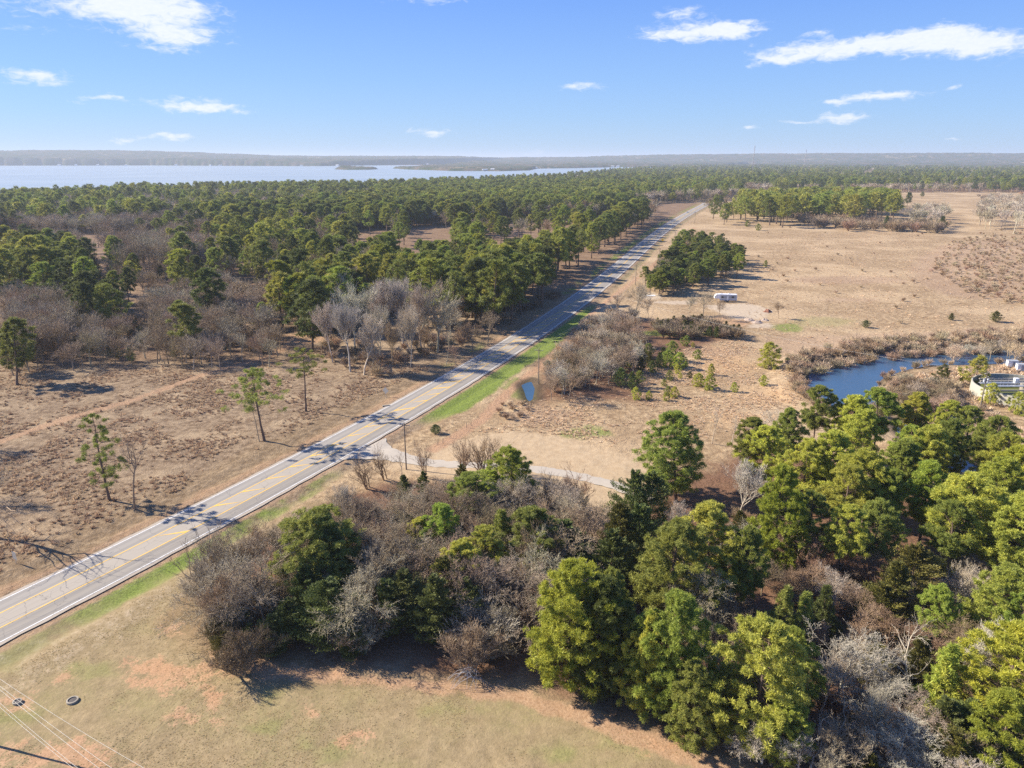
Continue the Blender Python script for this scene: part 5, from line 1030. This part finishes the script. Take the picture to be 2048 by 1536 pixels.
q = G(1976, 742, 11); pole('T', q[0], q[1], 11, R(35), 'pole with three grey transformers in front of the round concrete tank', 2, 3)
wires('D', 'T', 'two long faint wires crossing the pond toward the transformer pole', 2.5, (0, 2), .014)
q = G(1783, 417, 17); pole('U', q[0], q[1], 17, R(10), 'tall pole standing in the far hedgerow across the field', 2, 1)
qe = G(320, 1590, 12.0); wires('A', 'A', 'bundle of pale wires crossing the lower left corner over the lawn', .5, (0, 1, 2, 3, 4), .017,
      end=[Vector((qe[0] + dx, qe[1] + dy, z)) for dx, dy, z in ((-1.0, -.9, 12.3), (-.4, -.4, 12.3), (.9, .8, 12.3), (-.6, -1.2, 10.2), (-.7, -1.0, 9.6))])
q = (qe[0], qe[1]); 
pole('Z', q[0], q[1], 12.4, R(-50), 'wooden pole below the frame carrying the lower left wires', 1)

# ------------------------------------------------------------ signs
def sign(x, y, ang, zc, shape, size, mat, label):
    z0 = hgt1(x, y); t = empty('road_sign', (x, y, z0), ang, label=label, cat='road sign')
    MB().box((0, 0, (zc + size * .5) / 2), (.07, .05, zc + size * .5)).build('post', M_galv, t)
    if shape == 'diamond':
        s_ = size * .7071; vs = [(math.cos(a) * s_, math.sin(a) * s_) for a in np.radians([0, 90, 180, 270])]
    else: vs = [(-size * .42, -size * .5), (size * .42, -size * .5), (size * .42, size * .5), (-size * .42, size * .5)]
    mb = MB(); n = 4; mb.add([(a, -.045, zc + c_) for a, c_ in vs] + [(a, -.03, zc + c_) for a, c_ in vs], [(0, 1, 2, 3), (7, 6, 5, 4)] + [(i, (i + 1) % 4, 4 + (i + 1) % 4, 4 + i) for i in range(4)])
    mb.build('panel', mat, t); return t
q = G(772, 793); sign(q[0], q[1], R(-26), 2.2, 'diamond', 1.5, M_galv, 'bare metal diamond sign beside the left verge, seen from behind')
q = G(33, 1128); sign(q[0], q[1], R(-28), 1.5, 'rect', 1.4, M_galv, 'pale rectangular road sign on the left verge, seen from behind')
q = G(1325, 484); sign(q[0], q[1], R(-18), 2.0, 'diamond', 1.7, M_signy, 'yellow diamond warning sign beside the right edge of the far road')
q = G(1234, 509); sign(q[0], q[1], R(-18), 2.0, 'rect', 1.5, M_galv, 'small grey sign on the left verge before the far pine row')

# ------------------------------------------------------------ trailer
q = G(1450, 603); t = empty('travel_trailer', (q[0], q[1], hgt1(*q)), R(-4), label='long white fifth-wheel trailer parked on pale ground beside the open field', cat='trailer')
prof = [(-5.2, 1.75), (-5.35, 2.4), (-5.0, 3.25), (-4.3, 3.75), (-2.8, 3.85), (5.2, 3.7), (5.25, .75), (-2.6, .7), (-2.9, 1.6)]
MB().prism(prof, -1.25, 1.25).build('body', M_white2, t, bevel=.12)
MB().box((1.2, -1.262, 2.5), (7.4, .02, 1.6)).build('side_panel', M_grey2, t); MB().box((1.2, -1.262, 1.1), (7.6, .02, .55)).build('lower_stripe', M_blue, t)
for x, w in ((3.2, 1.1), (-1.6, .9)): MB().box((x, -1.285, 2.5), (w, .03, .75)).build('window', M_dark, t)
MB().box((.8, -1.285, 1.95), (.7, .03, 1.95)).build('door', M_white2, t); MB().box((5.26, 0, 2.5), (.03, 1.3, .8)).build('rear_window', M_dark, t)
for x in (-2.2, 1.6): MB().box((x, 0, 3.92), (1.0, .8, .28), taper=.8).build('roof_air_conditioner', M_white2, t)
for x in (.2, 1.25):
    for s_ in (-1, 1):
        w = MB().rod((x, s_ * 1.0, .4), (x, s_ * 1.24, .4), .4, n=16).build('wheel', M_rub, t); MB().rod((x, s_ * 1.22, .4), (x, s_ * 1.27, .4), .2, n=10).build('rim', M_galv, w)
for s_ in (-.8, .8): MB().rod((-4.1, s_, 0), (-4.1, s_, 1.7), .06, n=6).build('landing_leg', M_galv, t)
# ------------------------------------------------------------ car
yc = 905; q = road_pt(yc, -2.6); t = empty('car', (q[0], q[1], .08), R(-19) + math.pi / 2, label='pale small car driving on the far end of the road', cat='car')
MB().prism([(-2.25, .35), (-2.3, .75), (-1.6, .9), (2.0, .95), (2.3, .7), (2.3, .35)], -.9, .9).build('body', simple('pale_blue_paint', (.55, .62, .66), .3, .2, .03), t, bevel=.06)
MB().prism([(-1.1, .9), (-.5, 1.4), (1.0, 1.42), (1.6, .95)], -.78, .78).build('cabin', M_dark, t); MB().box((.25, 0, 1.43), (1.4, 1.4, .05)).build('roof', M_white2, t)
for x in (-1.4, 1.4):
    for s_ in (-.82, .82): MB().rod((x, s_ - .1, .33), (x, s_ + .1, .33), .33, n=12).build('wheel', M_rub, t)
for s_ in (-.6, .6): MB().box((-2.29, s_, .65), (.05, .35, .15)).build('headlight', M_glaz, t)
# ------------------------------------------------------------ round treatment tank
q = G(2049, 771, 3.5); RT_ = 12.8; t = empty('round_concrete_tank', (q[0], q[1], -.2), 0, label='round open concrete treatment tank with green water at the right edge', cat='tank')
MB().lathe([(RT_, 0), (RT_, 3.45), (RT_ - .35, 3.45), (RT_ - .35, .3)], 64).build('wall', M_tanw, t)
MB().lathe([(0, 1.9), (RT_ - .36, 1.9)], 48).build('water', M_algae, t)
MB().lathe([(8.6, 1.6), (8.6, 3.3), (8.85, 3.3), (8.85, 1.6)], 56, a0=R(-100), a1=R(110)).build('inner_ring', M_conc, t)
MB().lathe([(5.4, 1.6), (5.4, 3.5), (5.6, 3.5), (5.6, 1.6)], 40, a0=R(-120), a1=R(130)).build('inner_ring', M_conc, t)
MB().lathe([(0, 1.8), (1.1, 1.8), (1.1, 4.4), (0, 4.5)], 20).build('centre_column', M_conc, t)
for s_, yy in ((0, -1.2), (0, 1.6)):
    br = MB().box((1.0, yy, 3.95), (25.4, 1.3, .16)).build('walkway', M_galv, t)
    for e in (-.62, .62):
        for z in (.55, 1.05): MB().box((1.0, yy + e, 4.03 + z), (25.4, .05, .05)).build('rail', M_galv, br)
        mb = MB(); [mb.box((-11.4 + 2.06 * i, yy + e, 4.03 + .52), (.05, .05, 1.04)) for i in range(13)]; mb.build('rail_posts', M_galv, br)
for yy in (4.5, 7.0, -4.2): MB().box((math.copysign(.8, yy), yy, 3.6), (2 * math.sqrt(RT_ ** 2 - yy * yy) - 3, .35, .3)).build('trough', M_conc, t)
MB().box((-1.5, 1.6, 4.7), (1.1, .9, 1.4)).build('drive_cabinet', M_white2, t)
mb = MB(); [mb.rod((math.cos(a) * (RT_ - .18), math.sin(a) * (RT_ - .18), 3.75), (math.cos(a) * (RT_ - .18), math.sin(a) * (RT_ - .18), 4.75), .03, n=4) for a in np.radians(np.arange(-110, 60, 11))]; mb.build('rim_posts', M_galv, t)
for (u, v, w, l) in ((2022, 737, 3.0, 'white equipment cabinet behind the round tank, left of two'), (2040, 743, 2.6, 'white equipment cabinet behind the round tank, right of two')):
    q = G(u, v); t = empty('equipment_cabinet', (q[0], q[1], hgt1(*q)), R(-12), label=l, cat='cabinet', group='white cabinets behind the tank')
    MB().box((0, 0, 1.2), (w, 1.6, 1.9)).build('body', M_white2, t, bevel=.04); MB().box((0, 0, 2.2), (w + .2, 1.8, .1)).build('lid', M_grey2, t); MB().box((0, 0, .12), (w + .3, 1.9, .26)).build('base', M_conc, t); MB().box((.3, -.812, 1.2), (.9, .02, 1.4)).build('door', M_grey2, t)
# ------------------------------------------------------------ manholes, slab, culvert, mounds, posts, sticks
for (u, v, r_, l) in ((145, 1401, .72, 'round concrete manhole with dark cover on the lower left lawn'), (35, 1405, .55, 'dark manhole in orange soil near the lower left edge')):
    q = G(u, v); t = empty('manhole', (q[0], q[1], hgt1(*q) - .05), 0, label=l, cat='manhole', group='manholes on the lawn')
    MB().lathe([(r_, -.1), (r_ * .96, .32), (r_ * .72, .34), (r_ * .70, .2)], 24).build('ring', M_conc, t); MB().lathe([(0, .26), (r_ * .69, .24), (r_ * .69, .1)], 20).build('cover', M_iron, t)
q = G(1302, 591); z = hgt1(*q); MB().box((0, 0, 0), (4.2, 3.0, .2)).build('concrete_slab', simple('bleached_concrete', (.72, .72, .72), .8), None, loc=(q[0], q[1], z + .12), label='flat pale concrete slab on bare ground left of the trailer', cat='slab')
q = G(772, 812); MB().box((0, 0, .15), (1.9, .5, .5), rz=.3).build('culvert_headwall', M_conc, None, loc=(q[0], q[1], hgt1(*q)), label='small pale concrete headwall at the road edge below the diamond sign', cat='culvert')
def mound(u, v, rx_, ry_, h, label, mat, seed, cat='mound'):
    q = G(u, v); r = np.random.RandomState(seed); n, m = 14, 28; V = []; 
    for i in range(n + 1):
        for k in range(m):
            t_ = i / n; a = 2 * math.pi * k / m; x, y = t_ * math.cos(a), t_ * math.sin(a); zz = (1 - t_ ** 1.6) * (.55 + .9 * vn(np.array([x * 3 + seed * 7]), np.array([y * 3 + 5]), .9)[0]) - .12
            V.append((x * rx_ * (1 + .15 * math.sin(a * 3 + seed)), y * ry_, zz * h))
    F = [(i * m + k, (i + 1) * m + k, (i + 1) * m + (k + 1) % m, i * m + (k + 1) % m) for i in range(n) for k in range(m)]
    o = obj('dirt_mound' if cat == 'mound' else 'rubble_heap', tmesh('mound', V, F, mat, smooth=False), None, (q[0], q[1], hgt1(*q)), label=label, cat=cat); o.rotation_euler[2] = seed
M_rubb = simple('grey_tan_rubble', (.36, .28, .22), .95, 0, .35, 2.5, .6)
mound(1535, 623, 3.5, 1.8, 1.2, 'reddish-brown dirt mound right of the trailer beside a bare bush', simple('red_soil', (.22, .10, .06), .95, 0, .4, 1.5, .6), 1)
mound(1498, 641, 2.6, 2.2, 1.1, 'grey rubble heap on the pale ground, left of three', M_rubb, 2, 'heap'); mound(1514, 646, 2.8, 2.0, 1.2, 'grey rubble heap on the pale ground, middle of three', M_rubb, 3, 'heap'); mound(1530, 641, 2.4, 1.8, 1.0, 'grey rubble heap on the pale ground, right of three', M_rubb, 4, 'heap')
for n_, (u, v) in enumerate([(876, 890), (886, 888), (900, 877), (933, 855), (942, 851)]):
    q = G(u, v); MB().rod((0, 0, -.2), (.03, .02, 1.5), .07, .06, 7).build('fence_post', M_post, None, loc=(q[0], q[1], hgt1(*q)), label=f'weathered fence post on the mown ground by the dirt track, {ORD[n_ + 1]} from the left', cat='fence post', group='fence posts by the dirt track')
q = G(938, 1366); r = np.random.RandomState(5); n = 30; a = r.rand(n) * 6.28; P0 = np.stack([np.cos(a) * (1.2 + 2.2 * r.rand(n)), np.sin(a) * (.8 + 1.4 * r.rand(n)), 0 * a], 1); P1 = np.stack([.45 * r.randn(n), .4 * r.randn(n), 1.5 + 1.2 * r.rand(n)], 1)
md = (P0 + P1) / 2 + np.stack([np.cos(a), np.sin(a), 0 * a + 1], 1) * .25; ww = .02 + .03 * r.rand(n)
o = obj('dead_branch_pile', tmesh('dead_branch_pile', *join([tubes(P0, md, ww * .4, ww * .7, 4), tubes(md, P1, ww * .7, ww, 4)]), simple('bleached_branch', (.30, .295, .31), .9)), None, (q[0], q[1], 0), label='conical pile of bleached dead branches at the wood edge on the lawn', cat='branch pile')
# ------------------------------------------------------------ masts and lakeside houses
for (u, vt, D_, l) in ((1510, 291, 2900, 'tall thin radio mast on the horizon above the forest, nearer of two'), (1613, 299, 3600, 'short-looking radio mast on the horizon, right of the taller mast')):
    a, _ = azel(u, vt); x, y = D_ * math.sin(R(a)), D_ * math.cos(R(a)); zt = CAMH + (316 - vt) / FPX * D_ * math.cos(R(a)) * 1.02
    t = empty('radio_mast', (x, y, 0), 0, label=l, cat='radio mast'); mb = MB(); w = 1.0
    L3 = [(w * math.cos(k * 2.094), w * math.sin(k * 2.094)) for k in range(3)]
    for k in range(3): mb.rod((*L3[k], 0), (*L3[k], zt * .94), .2, n=4)
    for z in np.arange(0, zt * .93, 6):
        for k in range(3): mb.rod((*L3[k], z), (*L3[(k + 1) % 3], z + 6), .14, n=3)
    mb.build('shaft', simple('mast_paint', (.35, .30, .30), .6), t); MB().box((0, 0, zt * .90), (3.5, 3, 2)).build('antenna', M_galv, t); MB().rod((0, 0, zt * .94), (0, 0, zt), .3, n=4).build('whip', M_galv, t)
    for k in range(3): MB().rod((*L3[k], zt * .85), (L3[k][0] * 45, L3[k][1] * 45, 0), .06, n=3).build('guy_wire', M_wire, t)
H_ = [(119, 331), (152, 331), (196, 331), (252, 331.5), (352, 331), (421, 331.5), (440, 331.5), (603, 332), (675, 332), (855, 329), (970, 341.5), (985, 341.5), (1060, 336.8), (1072, 336.8), (1098, 335.5), (1112, 335.2), (1125, 335), (1132, 335), (1205, 334.2), (1212, 334.2), (1225, 334), (1236, 334), (1680, 333), (1690, 333), (1700, 332.8), (1716, 332.2), (1722, 332.2), (1727, 332.2), (1733, 332.2), (1888, 331), (1898, 331), (1970, 329), (1978, 329)]
for n_, (u, v) in enumerate(H_):
    q = G(u, v + .25); L_, w_, h_ = rnd(16, 28), rnd(10, 14), rnd(5, 8)
    t = empty('lakeside_house', (q[0], q[1], 0), rnd(-.4, .4), label=f'tiny white lakeside house on the far shore, {ordn(n_ + 1)} from the left', cat='house', group='white houses on the far shore')
    MB().box((0, 0, h_ / 2 + .3), (L_, w_, h_ + 1.6)).build('wall', M_white2, t)
    MB().prism([(-w_ / 2 - .8, h_ + 1.0), (0, h_ + 4.0), (w_ / 2 + .8, h_ + 1.0)], -L_ / 2 - .6, L_ / 2 + .6).build('roof', [M_roofg, M_grey2, M_white2][n_ % 3], t).rotation_euler[2] = math.pi / 2

# ------------------------------------------------------------ air
m_, b = newmat('haze'); pv = b.n('ShaderNodeVolumePrincipled', ins={'Color': (.74, .84, .97, 1), 'Density': .8e-4, 'Anisotropy': .1})
b.n('ShaderNodeOutputMaterial', ins={'Volume': pv.outputs[0]})
mb = MB(); mb.box((0, 0, 84.5), (100000, 100000, 181)); mb.build('haze', m_, kind='stuff')
